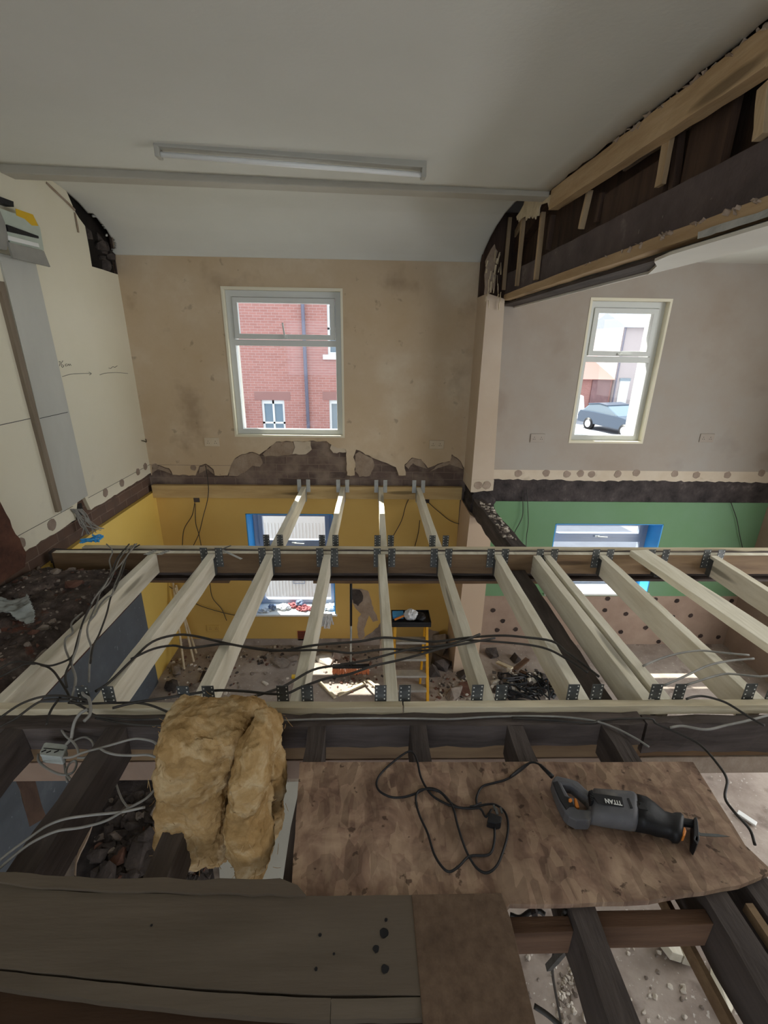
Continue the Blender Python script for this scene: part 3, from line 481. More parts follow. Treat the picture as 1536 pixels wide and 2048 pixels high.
b = MB().bar((-2.25, 2.972, -.10), (4.28, 2.972, -.10), .052, .18, seg=60, jit=.004, seed=3); b.build('old_beam', 'old_timber_x', None, 'cracked sooty old beam sandwiched between the pine plates of the middle beam', 'old beam')
MB().bar((-2.25, 2.965, -.205), (4.28, 2.965, -.205), .11, .018, seg=40, jit=.001, seed=3).build('beam_bottom_plate', mat('rusty_plate', [(.3, rgb('3b3432')), (.7, rgb('51463f'))], 6, 5, .8, .2), None, 'dark flat plate running under the middle beam', 'steel plate')
tim('packing_strip', -1.9, -1.02, 2.93, 2.99, -.245, -.215, 'timber_brown', 'short brown timber packer under the left end of the middle beam', 'timber packer', seed=5)
tim('packing_strip', -.42, 1.25, 2.93, 2.99, -.248, -.215, 'timber_brown', 'longer brown timber packer under the centre of the middle beam', 'timber packer', seed=6)
# ledger on the far wall
tim('ledger_beam', XL+.01, .935, 4.505, 4.555, -.132, .0, 'ledger', 'tan timber ledger fixed along the far wall above the yellow room', 'ledger', seed=7)
# near beam
tim('rim_beam', -1.75, .13, 1.466, 1.502, -.045, 0, 'timber_x', 'left length of pale new timber along the near beam, behind the insulation', seed=8)
tim('rim_beam', .135, 3.3, 1.466, 1.502, -.045, 0, 'timber_x', 'right length of pale new timber along the near beam, behind the power saw', seed=9)
b = MB().bar((-2.2, 1.433, -.085), (1.10, 1.433, -.085), .066, .11, seg=50, jit=.004, seed=10); b.build('old_beam', 'old_timber_x', None, 'sooty old beam in front of the near pine rim, old joists notched into it', 'old beam')
b = MB().bar((1.12, 1.44, -.12), (3.4, 1.44, -.12), .05, .15, seg=30, jit=.006, seed=11); b.build('old_beam', 'old_timber_x', None, 'charred old beam length at the right edge beside the strand board', 'old beam')
b = MB().bar((-2.2, 1.45, -.19), (1.12, 1.45, -.19), .03, .10, seg=30, jit=.001, seed=12); b.build('beam_side_board', 'timber_face', None, 'tan board on the lower face of the near beam, under the old joists', 'timber board')
b = MB().bar((1.12, 1.45, -.21), (3.4, 1.45, -.21), .03, .055, seg=30, jit=.001, seed=12); b.build('beam_side_board', 'timber_brown', None, 'brown board low on the near beam at the right edge', 'timber board')
MB().box(-2.2, 1.10, 1.43, 1.46, -.345, -.243).build('plaster_casing', 'pinkboard', None, 'pale plaster casing strip under the left of the near beam', 'plaster casing', bevel=.003)
MB().box(1.14, 3.4, 1.43, 1.46, -.335, -.243).build('plaster_casing', 'undercoat', None, 'grey plaster casing strip under the near beam at the right edge', 'plaster casing', bevel=.003)
# joists
def joist(x0, y0, x1, y1, label, w_=.046, z=0.0, h=.145, m_='timber', seed=0, grp='new pine floor joists'):
    b = MB().bar((x0, y0, z-h/2), (x1, y1, z-h/2), w_, h, seg=14, jit=.0012, seed=seed); return b.build('floor_joist', m_, None, label, 'joist', grp, bevel=.0025)
ks = [-1, 0, 1, 2, 3, 4, 5, 5.875, 6.875, 8.875]
labs = ['leftmost pine joist, grey cables draped over it beside the rubble', 'second pine joist from the left, crossing the slate-blue dado below', 'third pine joist from the left, its near end behind the insulation', 'fourth pine joist from the left, over the sill heaped with rags', 'fifth pine joist from the left, just left of the yellow stepladder top',
 'sixth pine joist from the left, in front of the beige wall nib', 'pine joist just left of the dark old joist', 'slimmer pine joist of the doubled pair, steel hanger at its near end', 'long pine joist crossed by three looping cables, pencil scrawl near its end', 'pine joist running out of the picture at the right edge']
for i, (k, l) in enumerate(zip(ks, labs)):
    joist(JX(k), 1.503, JX(k)+(.0 if k != 3 else -.02), 2.903, l, seed=20+i, w_=.05)
joist(1.166, 1.503, 1.166, 2.903, 'pine joist without hangers lying tight beside the doubled joist', seed=40, w_=.05, z=-.003)
for i, k in enumerate((1, 2, 3, 4)):
    joist(JX(k), 3.042, JX(k)+(.012, .01, .0, -.01)[i], 4.503, ['leftmost short joist of the far row, crossing the top of the lower window', 'second short joist of the far row, over the right jamb of the lower window', 'third short joist of the far row, in front of plain yellow wall', 'fourth short joist of the far row, nearest the beige nib'][i], seed=50+i, grp='short far pine joists', w_=.045)
MB().bar(on('z', .022, 1277, 1106)+Vector((0, 0, .002)), Vector((2.02, 1.40, .027)), .135, .044, seg=14, jit=.001, seed=60).build('loose_plank', 'timber', None, 'loose weathered plank lying flat across the beams at the right', 'plank', bevel=.003)
b = MB().bar((1.045, 1.52, -.19), (1.045, 2.9, -.19), .10, .14, seg=12, jit=.004, seed=61); b.build('old_joist', 'old_timber', None, 'thick dark old joist hanging below the pair of pine joists', 'old joist')
b = MB().bar((1.10, 3.05, -.10), (1.04, 4.18, -.10), .11, .16, seg=12, jit=.006, seed=62); b.build('old_joist', 'old_timber', None, 'dark dusty old joist from the middle beam to the wall nib, mortar crumbs on top', 'old joist')
# old joists under the near boards
for i, (x, l) in enumerate(((-1.37, 'old dark joist at the far left, beside the junction box'), (-.985, 'old dark joist right of the junction box, cable loops over it'), (-.60, 'old dark joist mostly hidden under the insulation'), (-.21, 'old dark joist end showing left of the looped black flex'), (.188, 'old dark joist end behind the looped black flex'), (.572, 'old dark joist end left of the saw, seen again below the strand board'), (.955, 'old dark joist end behind the saw, seen again at lower right'))):
    b = MB().bar((x, -1.6, -.105), (x, 1.399, -.105), .068 if i != 1 else .075, .15, seg=30, jit=.0035, seed=70+i); b.build('old_joist', 'old_timber', None, l, 'old joist', 'old sooty joists under the near boards')
MB().bar((1.10, -1.6, -.11), (1.10, 1.0, -.11), .075, .14, seg=20, jit=.003, seed=81).build('old_joist', 'old_timber', None, 'doubled old joist in the bottom right corner', 'old joist')
MB().bar((1.035, -1.6, -.05), (1.035, .78, -.05), .02, .03, seg=6, seed=82).build('timber_fillet', 'timber_face', None, 'thin pale timber strip between the two corner old joists', 'timber strip')
tim('nogging', .19, .537, .735, .772, -.155, -.06, 'old_timber_brown', 'brown nogging between old joists beside the chipboard square', 'nogging', seed=83)
tim('nogging', .607, .92, .745, .782, -.155, -.06, 'old_timber_brown', 'brown nogging between old joists at lower right', 'nogging', seed=84)
MB().bar((.90, .56, -.20), (.895, 1.1, -.20), .014, .05, seg=6, seed=85).build('timber_fillet', 'timber_face', None, 'narrow pale batten along the left foot of the corner joist', 'timber strip')
# ------------------------------------------------------------------ joist hangers
def hanger(name, x, y, face, z0, z1, label, group, gap=.052, fw=.048, m_='steel', nails=True):
    """face=+1: flanges on the far side of the beam (towards +y), -1: near side"""
    r = empty(name, (x, y, z0), label, 'joist hanger', group)
    for s in (-1, 1):
        b = MB(); cx = x+s*(gap/2+fw/2); b.box(cx-fw/2, cx+fw/2, min(y, y-.0015*face), max(y, y-.0015*face)+.001, z0, z1)
        if nails:  # discs stand for light showing through the holes
            for j in range(5):
                for t in (-1, 1): disc(b, (cx+t*fw*.34, y-.002, z0+(z1-z0)*(.12+.19*j+(.05 if t > 0 else 0))), .0032, 'y', .001, 1, j, 8)
        b.build('flange', [m_, 'hole_light'], r)
    b = MB(); 
    zz = min(z0, -.13); ya, yb = (y, y+.045*face)
    b.box(x-gap/2-.0015, x-gap/2, min(ya, yb), max(ya, yb), -.148, -.02); b.box(x+gap/2, x+gap/2+.0015, min(ya, yb), max(ya, yb), -.148, -.02); b.box(x-gap/2, x+gap/2, min(ya, yb), max(ya, yb), -.15, -.148); b.build('stirrup', m_, r); return r
gn = 'steel hangers along the near beam'
h0 = None
near = [(0, 'steel hanger on the near beam left of the insulation, wrapped by cables'), (1, 'steel hanger on the near beam just behind the insulation'), (2, 'steel hanger on the near beam right of the insulation'), (3, 'steel hanger on the near beam at the joint in the rim timber'), (4, 'steel hanger on the near beam below the wall nib'), (5, 'steel hanger on the near beam left of the doubled joists'), (5.875, 'steel hanger on the near beam at the doubled joists'), (6.875, 'steel hanger on the near beam at the right picture edge')]
for k, l in near:
    if h0 is None: h0 = hanger('joist_hanger', JX(k), 1.508, 1, -.03, .075, l, gn)
    else: dup(h0, (JX(k), 1.508, -.03), l)
gm = 'steel hangers on the near face of the middle beam'; h1 = None
midl = {0: 'hanger on the middle beam beside the loose offcut of strip', 1: 'hanger on the middle beam left of the lower street window', 2: 'hanger on the middle beam right of the lower street window', 3: 'hanger on the middle beam just left of the stepladder', 4: 'hanger on the middle beam before the beige nib', 5: 'hanger on the middle beam below the charred nib foot', 5.875: 'hanger on the middle beam at the doubled joists', 6.875: 'hanger on the middle beam below the green-room window', 7.875: 'empty hanger on the middle beam beside the loose plank', 8.875: 'hanger on the middle beam nearest the right edge'}
for k, l in midl.items():
    if h1 is None: h1 = hanger('joist_hanger', JX(k), 2.902, -1, -.10, .045, l, gm, fw=.05)
    else: dup(h1, (JX(k), 2.902, -.10), l)
gf = 'steel hangers on the far face of the middle beam'; h2 = None
for k, l in ((1, 'far-side hanger on the middle beam over the lower window, leftmost of its row'), (2, 'far-side hanger on the middle beam over the right jamb of the lower window'), (3, 'far-side hanger on the middle beam before plain yellow wall'), (4, 'far-side hanger on the middle beam nearest the nib')):
    if h2 is None: h2 = hanger('joist_hanger', JX(k), 3.044, 1, -.02, .085, l, gf, fw=.045)
    else: dup(h2, (JX(k), 3.044, -.02), l)
gw = 'bright hangers on the wall ledger'; h3 = None
for k, l in ((1, 'bright hanger on the wall ledger, leftmost, under the exposed brick'), (2, 'bright hanger on the wall ledger under the right end of the exposed brick'), (3, 'bright hanger on the wall ledger between two torn plaster patches'), (4, 'bright hanger on the wall ledger nearest the nib')):
    x = JX(k)+(.012, .01, .0, -.01)[k-1]
    if h3 is None: h3 = hanger('joist_hanger', x, 4.503, -1, -.06, .075, l, gw, fw=.04, m_='steel_light', nails=False)
    else: dup(h3, (x, 4.503, -.06), l)
# perforated straps and offcut on the middle beam
for i, (x, y) in enumerate(((301, 1105), (327, 1105))):
    p = on('z', .006, x, y); q = MB(); q.obox(p, (.018, 0, 0), (.015, .035, 0), (0, 0, .001))
    for a in (-1, 1):
        for c_ in range(4): disc(q, (p.x+a*.012+.012*(c_-1.5)*.6, p.y-.026+.017*c_, p.z+.001), .003, 'z', .0005, 1, c_, 8)
    q.build('perforated_strap', ['steel_light', 'black'], None, ['left bright perforated strap on the middle beam by the cable bundle', 'right bright perforated strap on the middle beam by the cable bundle'][i], 'steel strap')
MB().bar(on('z', .012, 444, 1100), on('z', .012, 483, 1118), .018, .002).build('metal_offcut', 'steel_light', None, 'small bright metal strip offcut lying across the middle beam', 'metal offcut')
MB().bar(on('z', .02, 440, 1100), on('z', .03, 462, 1091), .012, .002).build('metal_offcut', 'steel', None, 'small dark metal strip offcut on the middle beam', 'metal offcut')
# ================================================================== PARTITION REMAINS (upper right)
TX = 1.10
MB().bar((TX+.03, YB, 1.765), (TX+.03, 4.22, 1.765), .06, .045, seg=40, jit=.002, seed=90).build('partition_rail', 'orange_pine', None, 'long pale pine bottom rail of the cut-down partition', 'timber rail', bevel=.002)
MB().bar((TX+.02, YB, 2.085), (TX+.02, 1.6, 2.178), .06, .115, seg=20, jit=.002, seed=91).bar((TX+.02, 1.6, 2.178), (TX+.02, 3.30, 2.232), .06, .105, seg=20, jit=.002, seed=91).build('partition_rail', 'orange_pine', None, 'orange pine top rail where the partition met the ceiling', 'timber rail', bevel=.002)
MB().bar((TX+.075, YB, 1.885), (TX+.075, 4.45, 1.885), .02, .17, seg=60, jit=.003, seed=92).build('black_board', 'dark_board', None, 'long dusty black board inside the open partition, flecked with paint', 'board')
MB().box(TX+.185, TX+.20, YB, 4.56, 1.79, 2.68).build('partition_back_board', 'brown_board', None, 'dark brown boarding at the back of the open partition cavity', 'boarding')
b = MB(); b.box(TX+.06, TX+.20, 1.15, YW, 1.722, 1.737); b.build('partition_soffit', 'old_timber', None, 'rough dark underside of the partition where plaster fell off', 'board')
b = MB(); b.poly([(TX+.002, YB, 1.72), (TX+.002, 1.9, 1.72), (TX+.03, 2.05, 1.72), (TX+.10, 2.15, 1.72), (TX+.202, 2.4, 1.72), (TX+.202, YB, 1.72)], [], (0, 0, -.012)); b.box(TX+.195, TX+.207, YB, YW, 1.71, 2.13); b.build('partition_lining', 'white_paint', None, 'white painted plasterboard lining on the underside and far side of the partition', 'plasterboard')
b = MB(); b.bar((TX-.002, YB, 1.742), (TX-.002, 1.75, 1.742), .004, .02, seg=60, jit=.003, seed=4); b.build('corner_bead', 'steel_light', None, 'bent metal corner bead along the near bottom rail', 'corner bead')
def stud(px0, py0, px1, py1, w_, l, x=TX+.045, m_='orange_pine_z', d=.03):
    a, c_ = on('x', x, px0, py0), on('x', x, px1, py1); MB().bar(a, c_, w_, d, up=(1, 0, 0), seg=4, jit=.001, seed=int(px0)).build('partition_stud', m_, None, l, 'stud', 'partition studs', bevel=.0015)
stud(1007, 580, 1020, 435, .022, 'thin pine stud farthest along the partition, nearest the wall nib')
stud(1034, 572, 1047, 437, .028, 'thin pine stud second from the wall nib')
stud(1072, 560, 1086, 425, .034, 'pale pine stud third from the wall nib, under the ragged lining')
stud(1096, 500, 1106, 430, .02, 'split narrow stud right of the ragged cream lining', m_='brown_board')
stud(1162, 458, 1180, 380, .03, 'short brown stud left of the twin in mid partition', x=TX+.09)
stud(1195, 445, 1208, 385, .035, 'short brown stud, right one of the mid-partition pair', x=TX+.10, m_='brown_board')
stud(1320, 372, 1340, 262, .05, 'broad pine stud with two nails near the right of the partition', x=TX+.06, d=.02)
stud(1347, 380, 1362, 250, .03, 'dark brown stud just right of the broad nailed stud', x=TX+.10, m_='brown_board')
stud(1255, 320, 1272, 270, .045, 'short pine block under the top rail', x=TX+.05)
stud(1524, 275, 1534, 170, .04, 'orange stud cut by the right picture edge', x=TX+.06)
MB().box(.952, 1.298, 4.52, 4.555, 1.755, 2.45).build('partition_end_board', 'brown_board', None, 'dark boarding closing the far end of the partition cavity', 'boarding')
MB().bar(on('x', TX+.13, 995, 540), on('x', TX+.13, 1045, 440), .05, .02, up=(1, 0, 0), seg=4).build('partition_brace', 'orange_pine_z', None, 'diagonal timber brace behind the thin studs', 'brace')
MB().bar(on('x', TX+.15, 1250, 330), on('x', TX+.15, 1440, 195), .06, .02, up=(1, 0, 0), seg=6, jit=.006).build('partition_brace', 'undercoat', None, 'dusty mortar-streaked strip along the upper cavity', 'brace')
MB().box(TX+.09, TX+.12, 2.2, 2.75, 1.97, 2.12).build('cavity_panel', 'brown_board', None, 'grey-brown panel in the cavity left of the broad stud', 'panel')
MB().box(TX+.10, TX+.13, 1.88, 2.1, 1.97, 2.2).build('cavity_panel', 'brown_board', None, 'red-brown panel in the cavity right of the broad stud', 'panel')
MB().bar((TX+.15, 3.5, 2.43), (TX+.15, 4.5, 2.2), .06, .10, seg=4).build('roof_rafter', 'brown_board', None, 'brown rafter sloping down behind the curved ceiling edge', 'rafter')
# ragged cream lining flap
fl = crop(940, 380, 7.68, [(850, 130), (820, 230), (760, 340), (710, 410), (722, 465), (745, 440), (742, 495), (770, 450), (800, 430), (850, 400), (855, 470), (880, 425), (905, 435), (925, 385), (955, 440), (975, 385), (1000, 450), (1010, 400), (1050, 395), (1060, 280), (1080, 225), (1140, 205), (1190, 190), (1210, 290), (1240, 200), (1290, 100), (1310, 0), (1280, -10), (1240, 75)])
MB().poly([on('x', TX-.003, *q) for q in fl], [], (.008, 0, 0)).build('torn_lining', 'lath', None, 'ragged flap of cream lining board hanging below the ceiling downstand', 'torn board')
fl = crop(940, 380, 7.68, [(380, 830), (330, 900), (280, 1000), (240, 1090), (250, 1180), (228, 1300), (235, 1480), (222, 1600), (300, 1590), (330, 1560), (350, 1500), (365, 1570), (385, 1480), (400, 1300), (350, 1260), (375, 1180), (400, 1060), (425, 940), (395, 900)])
MB().poly([on('y', 4.17, *q) for q in fl], [], (0, .02, 0)).build('torn_lining', 'undercoat', None, 'torn grey plaster edge at the top of the wall nib', 'torn board')
def strips(seed, n, f, name, m_, l, cat):
    r = random.Random(seed); b = MB()
    for i in range(n):
        a, c_, w_ = f(r, i); b.bar(a, c_, w_, .004, up=(.3, .1, 1), seg=2, jit=.003, seed=i)
    b.build(name, m_, None, l, cat, kind='stuff')
strips(5, 26, lambda r, i: ((lambda p: (p, p+Vector((r.uniform(-.01, .01), r.uniform(-.01, .01), -r.uniform(.03, .09))), r.uniform(.005, .015)))(on('y', 4.16, 972+r.uniform(0, 30), 500+i*4.2))), 'splintered_lath', 'lath', 'splinters of lath and plaster sticking out of the top of the nib', 'splinters')
strips(6, 40, lambda r, i: ((lambda p: (p, p+Vector((r.uniform(-.015, .02), r.uniform(-.05, .05), -r.uniform(.0, .025))), r.uniform(.006, .02)))(Vector((TX-.008, .9+i*.041, zrail(.9+i*.041)-.005)))), 'plaster_crumbs', 'undercoat', 'broken plaster and lath crumbs along the cut ceiling edge', 'crumbs')
strips(8, 26, lambda r, i: ((lambda p: (p, p+Vector((.0, r.uniform(-.03, .03), -r.uniform(.0, .02))), r.uniform(.008, .03)))(Vector((TX-.002, 1.5+r.uniform(0, 1.2), 1.785)))), 'mortar_blobs', 'undercoat', 'mortar and plaster blobs stuck along the lower pine rail', 'mortar')
# corner hole: broken masonry inside
b = MB()
r = random.Random(3)
for i in range(9): b.chunk((XL-.05+r.uniform(0, .04), 4.2+r.uniform(0, .33), 1.96+r.uniform(0, .25)), (.05, .06, .05), i)
b.build('broken_masonry', 'rubble_dark', None, 'broken dark masonry inside the hole at the top left corner', 'masonry', kind='stuff')
MB().box(XL-.035, XL-.028, 4.05, 4.56, 1.9, 2.5).build('wall_left_dark_sheet', 'roof_dark', kind='structure')  # near-black sheet paints the darkness inside the corner hole
for i, (a, c_) in enumerate((((93, 365), (150, 420)), ((150, 425), (157, 465)))):
    MB().bar(on('x', XL+.006, *a), on('x', XL+.006, *c_), .014, .006, up=(1, 0, 0), seg=4, jit=.002).build('split_trim', 'undercoat', None, ['split brown trim along the sloping ceiling edge at top left', 'short torn flap below the split trim at top left'][i], 'trim')
# ================================================================== LEFT WALL ITEMS
b = MB().poly([(XL+.012, 3.155, .205), (XL+.012, 3.485, .225), (XL+.012, 3.47, 1.86), (XL+.012, 3.155, 1.86)], [], (-.012, 0, 0)); b.build('wall_panel', 'greyboard', None, 'tall pale grey board fixed to the left wall below the fuse box', 'wall board', bevel=.002)
MB().bar((XL+.012, 3.125, .225), (XL+.012, 3.10, 1.70), .045, .024, up=(1, 0, 0), seg=12, jit=.001).build('batten', wood('grey_brown_batten', rgb('75695a'), rgb('8c7f6e'), 'z', knots=False), None, 'grey-brown vertical batten on the left wall beside the grey board', 'batten')
u = empty('fuse_box', (XL, 3.3, 1.93), 'open fuse box with yellow sticker on the left wall near the ceiling', 'fuse box')
def quadx(name, x, pts, th, m_, **k): return MB().poly([on('x', x, *q) for q in pts], [], (-th, 0, 0)).build(name, m_, u, **k)
quadx('body', -2.17, [(0, 417), (30, 427), (66, 430), (80, 455), (88, 501), (20, 485), (10, 450), (0, 436)], .08, 'unit')
quadx('sticker', -2.168, [(31, 417), (66, 429), (77, 452), (64, 451), (50, 438), (33, 431)], .001, 'yellow_label', label='yellow warning sticker')
quadx('switch_row', -2.160, [(14, 449), (77, 472), (78, 477), (17, 463)], .01, 'black', label='row of black switches')
quadx('switch_rail', -2.162, [(16, 471), (77, 487), (79, 495), (17, 480)], .008, 'white', label='white blank strip')
quadx('lid', -2.155, [(17, 484), (88, 502), (101, 534), (64, 525), (27, 516)], .012, 'unit_grey', label='grey lid hanging open')
quadx('side_panel', -2.165, [(0, 421), (10, 445), (17, 480), (14, 500), (0, 498)], .08, 'unit_grey')
MB().poly([on('x', -2.2, *q) for q in ((0, 393), (27, 403), (28, 414), (0, 405))], [], (-.05, 0, 0)).build('wall_duct', 'black', None, 'dark slot above the fuse box at the left edge', 'duct')
def mark(name, l, o, s, lines, x=XL+.001, ax='x', r=.0016):
    b = MB()
    for ln in lines: b.tube(smoothpath([on(ax, x, *q) for q in crop(o[0], o[1], s, ln)], 4), r, 5)
    b.build(name, 'pencil', None, l, 'pencil mark')
mark('pencil_writing', 'pencilled 76cm measurement with an arrow on the left wall', (0, 680), 3.657, [[(430, 160), (440, 158), (436, 190)], [(460, 152), (447, 175), (455, 200), (466, 190), (455, 180)], [(490, 175), (478, 180), (480, 190), (492, 188)], [(495, 188), (500, 176), (507, 188), (513, 176), (521, 188)], [(455, 268), (520, 250), (600, 245), (665, 245)], [(650, 235), (668, 245), (655, 256)]])
mark('pencil_writing', 'faint pencil squiggle and line nearer the corner of the left wall', (0, 680), 3.657, [[(795, 205), (810, 208), (825, 195), (840, 200), (858, 188)], [(730, 255), (770, 243), (850, 238), (935, 245)]])
p = on('x', XL+.01, 288, 882); MB().tube(smoothpath([p+Vector((0, -.04, .01)), p, p+Vector((.02, 0, -.01)), p+Vector((0, .04, .01))]), .004, 6).build('wall_hook', 'black', None, 'small dark hook on the left wall near the corner', 'hook')
b = MB().poly([on('x', XL-.02, *q) for q in ((139, 1016), (163, 1006), (168, 1026), (146, 1045))], [], (-.008, 0, 0)); b.build('cable_slot', 'black', None, 'dark cable slot cut at the foot of the left wall', 'slot')
b = MB(); r = random.Random(2)
for i in range(16): a = on('x', XL+.004, 141+i*1.5, 1018); b.tube(smoothpath([a, a+Vector((.02, r.uniform(-.02, .03), -.06)), a+Vector((.04, r.uniform(-.03, .06), -.13)), a+Vector((.06+r.uniform(0, .05), r.uniform(-.05, .1), -.2))], 4), .0035, 5)
b.build('loose_wires', 'cable_grey', None, 'thin loose grey wires spilling from the slot at the foot of the left wall', 'wires', kind='stuff')
b = MB(); r = random.Random(4); p = on('z', .01, 185, 1082)
for i in range(7): b.tube(smoothpath([p+Vector((r.uniform(-.07, .07), r.uniform(-.06, .06), r.uniform(0, .03))) for _ in range(4)], 4), .006, 6)
b.build('cable_tangle', 'blue', None, 'small tangle of bright blue cable by the left end of the middle beam', 'cable')
def socket(n, px, py, l, y=YW, m_='socket', w_=.146, h=.086):
    c_ = on('y', y, px, py); r = empty('wall_socket', (c_.x, y, c_.z), l, 'socket'); MB().box(c_.x-w_/2, c_.x+w_/2, y-.009, y, c_.z-h/2, c_.z+h/2).build('faceplate', m_, r, bevel=.003)
    for s in (-1, 1):
        b = MB(); cx = c_.x+s*.036; b.box(cx-.002, cx+.002, y-.0095, y-.009, c_.z+.004, c_.z+.014); b.box(cx-.012, cx-.006, y-.0095, y-.009, c_.z-.014, c_.z-.008); b.box(cx+.006, cx+.012, y-.0095, y-.009, c_.z-.014, c_.z-.008); b.build('outlet', 'black', r)
socket(1, 424, 884, 'double socket on the plastered far wall left of the brick window'); socket(2, 873, 889, 'double socket on the far wall right of the exposed brick')
socket(3, 1075, 876, 'painted-over double socket left of the car window', m_='plaster_right_bay'); socket(4, 1413, 876, 'painted-over double socket at the far right of the far wall', m_='plaster_right_bay'); socket(5, 427, 1256, 'yellow-painted socket low in the lower room', m_='yellow')
c_ = on('y', YW, 605, 1271); b = MB(); b.box(c_.x-.055, c_.x+.055, YW-.006, YW, c_.z-.065, c_.z+.065)
for i in range(6):
    for j in range(5): b.box(c_.x-.045+i*.016, c_.x-.036+i*.016, YW-.008, YW-.006, c_.z-.055+j*.023, c_.z-.04+j*.023, 1)
b.build('air_vent', ['terracotta', 'black'], None, 'small terracotta air vent low on the yellow wall', 'vent')
for i, (x, y) in enumerate(((393, 998), (853, 1000))):
    c_ = on('y', YW-.002, x, y); MB().box(c_.x-.03, c_.x+.03, YW-.004, YW, c_.z-.035, c_.z+.035).build('socket_hole', 'rubble_dark', None, ['broken square hole under the ledger at the left, cables hanging out', 'small hole under the ledger at the right'][i], 'hole')
# ceiling light
a, c_ = on('z', 2.325, 306, 290), on('z', 2.30, 856, 322); a = Vector((-1.115, 2.86, 2.325)); c_ = Vector((.278, 2.93, 2.285))
d = (c_-a).normalized(); mid = (a+c_)/2; L = (c_-a).length/2; sd = Vector((d.y, -d.x, 0)).normalized(); r = empty('ceiling_light', mid, 'long white fluorescent batten light on the ceiling, unlit', 'ceiling light')
b = MB(); b.obox(mid+Vector((0, 0, .005)), d*L, sd*.032, (0, 0, .028)); b.build('housing', 'lamp_paint', r, bevel=.004)
b = MB(); b.obox(mid+d*(L-.012)+Vector((0, 0, -.035)), d*.012, sd*.03, (0, 0, .03)); b.build('end_cap', 'lamp_paint', r, bevel=.004)
b = MB(); b.obox(mid-d*(L-.012)+Vector((0, 0, -.035)), d*.012, sd*.03, (0, 0, .03)); b.build('end_cap', 'lamp_paint', r, bevel=.004)
MB().cyl(mid-d*(L-.02)+Vector((0, 0, -.047)), mid+d*(L-.02)+Vector((0, 0, -.047)), .013, 12).build('lamp_tube', 'tube', r, smooth=True)
MB().cyl(mid-d*(L-.10)-sd*.033, mid-d*(L-.10)-sd*.035, .006, 8).build('screw', 'black', r)
#@@MORE@@
# ================================================================== NEAR BOARDS
ob = [on('z', -.012, *q) for q in ((599, 1524), (1386, 1524), (1437, 1605), (1490, 1690), (1545, 1742), (1480, 1770), (1300, 1801), (1160, 1807), (1020, 1808))]
ob += [on('z', -.012, 1000, 1830), on('z', -.012, 700, 1830), on('z', -.012, 582, 1812), on('z', -.012, 585, 1740)]
MB().poly(ragged(ob, .05, .0015, 3, True, (0, 1)), [], (0, 0, -.018)).build('strand_board', 'osb', None, 'large stained strand board sheet under the power saw', 'board')
cb = [on('z', .008, *q) for q in ((823, 1789), (1003, 1786), (1022, 1840), (1072, 2048), (1080, 2110), (852, 2110), (846, 2048))]
MB().poly(cb, [], (0, 0, -.018)).build('chipboard_piece', 'chipboard', None, 'dusty square of chipboard at the bottom of the picture', 'board', bevel=.002)
def plank(pts, z, th, m_, l, seed=1, amp=.001):
    MB().poly(ragged([on('z', z, *q) for q in pts], .04, amp, seed, True, (0, 1)), [], (0, 0, -th)).build('floorboard', m_, None, l, 'floorboard', 'dusty floorboards in the foreground', bevel=.0015)
plank([(-60, 1752), (0, 1765), (60, 1778), (200, 1786), (560, 1792), (826, 1790), (838, 1940), (842, 1990), (620, 1988), (400, 1976), (200, 1957), (0, 1936), (-60, 1928)], .006, .02, 'floorboard', 'widest dusty floorboard, knots at its right end by the chipboard')
plank([(-60, 1735), (0, 1744), (120, 1752), (260, 1757), (330, 1754), (380, 1760), (470, 1757), (560, 1756), (595, 1770), (612, 1790), (400, 1787), (180, 1779), (55, 1773), (-60, 1752)], .014, .018, 'floorboard', 'narrow split-edged floorboard strip along the opening under the insulation', 5, .003)
plank([(-60, 1932), (0, 1942), (200, 1964), (400, 1983), (600, 1995), (662, 1996), (660, 2040), (560, 2036), (400, 2024), (200, 2002), (0, 1974), (-60, 1964)], .004, .02, 'floorboard', 'long thin floorboard strip near the bottom left edge', 6)
plank([(663, 1997), (844, 1994), (846, 2036), (661, 2038)], .004, .02, 'floorboard', 'short floorboard end piece left of the chipboard', 7)
plank([(-60, 1955), (0, 1966), (200, 1994), (400, 2014), (600, 2022), (850, 2022), (860, 2200), (-60, 2200)], -.017, .012, mat('dark_floorboard', [(.3, rgb('35271d')), (.7, rgb('453325'))], 12, 6, .9, .2, 60, stretch=(.15, 1, 1)), 'dark brown floorboard along the very bottom edge', 8)
plank([(1010, 1808), (1003, 1786), (1060, 1990), (1090, 2110), (1086, 2110), (1072, 2048)], -.011, .01, 'chipboard', 'thin edge of board beneath the chipboard piece', 9) if False else None
b = MB()
for i, (x, y) in enumerate(((768, 1866), (754, 1898), (770, 1938))): disc(b, on('z', .0062, x, y), .009, 'z', .0006, 0, i)
b.build('knot_holes', 'black', None, 'three dark knots in the wide foreground floorboard', 'knots', kind='stuff') if False else None
kn = [(768, 1866, .011), (752, 1898, .008), (770, 1938, .009), (632, 1938, .004), (668, 1908, .003), (772, 1840, .004), (640, 1870, .004), (303, 1851, .003)]
kb = MB()
for i, (x, y, rr) in enumerate(kn): p = on('z', .0064, x, y); disc(kb, p, rr, 'z', .0008, 0, i)
wide = [o for o in bpy.data.objects if o.name == 'floorboard'][0]
kb.build('knot', 'black', wide, kind='stuff')
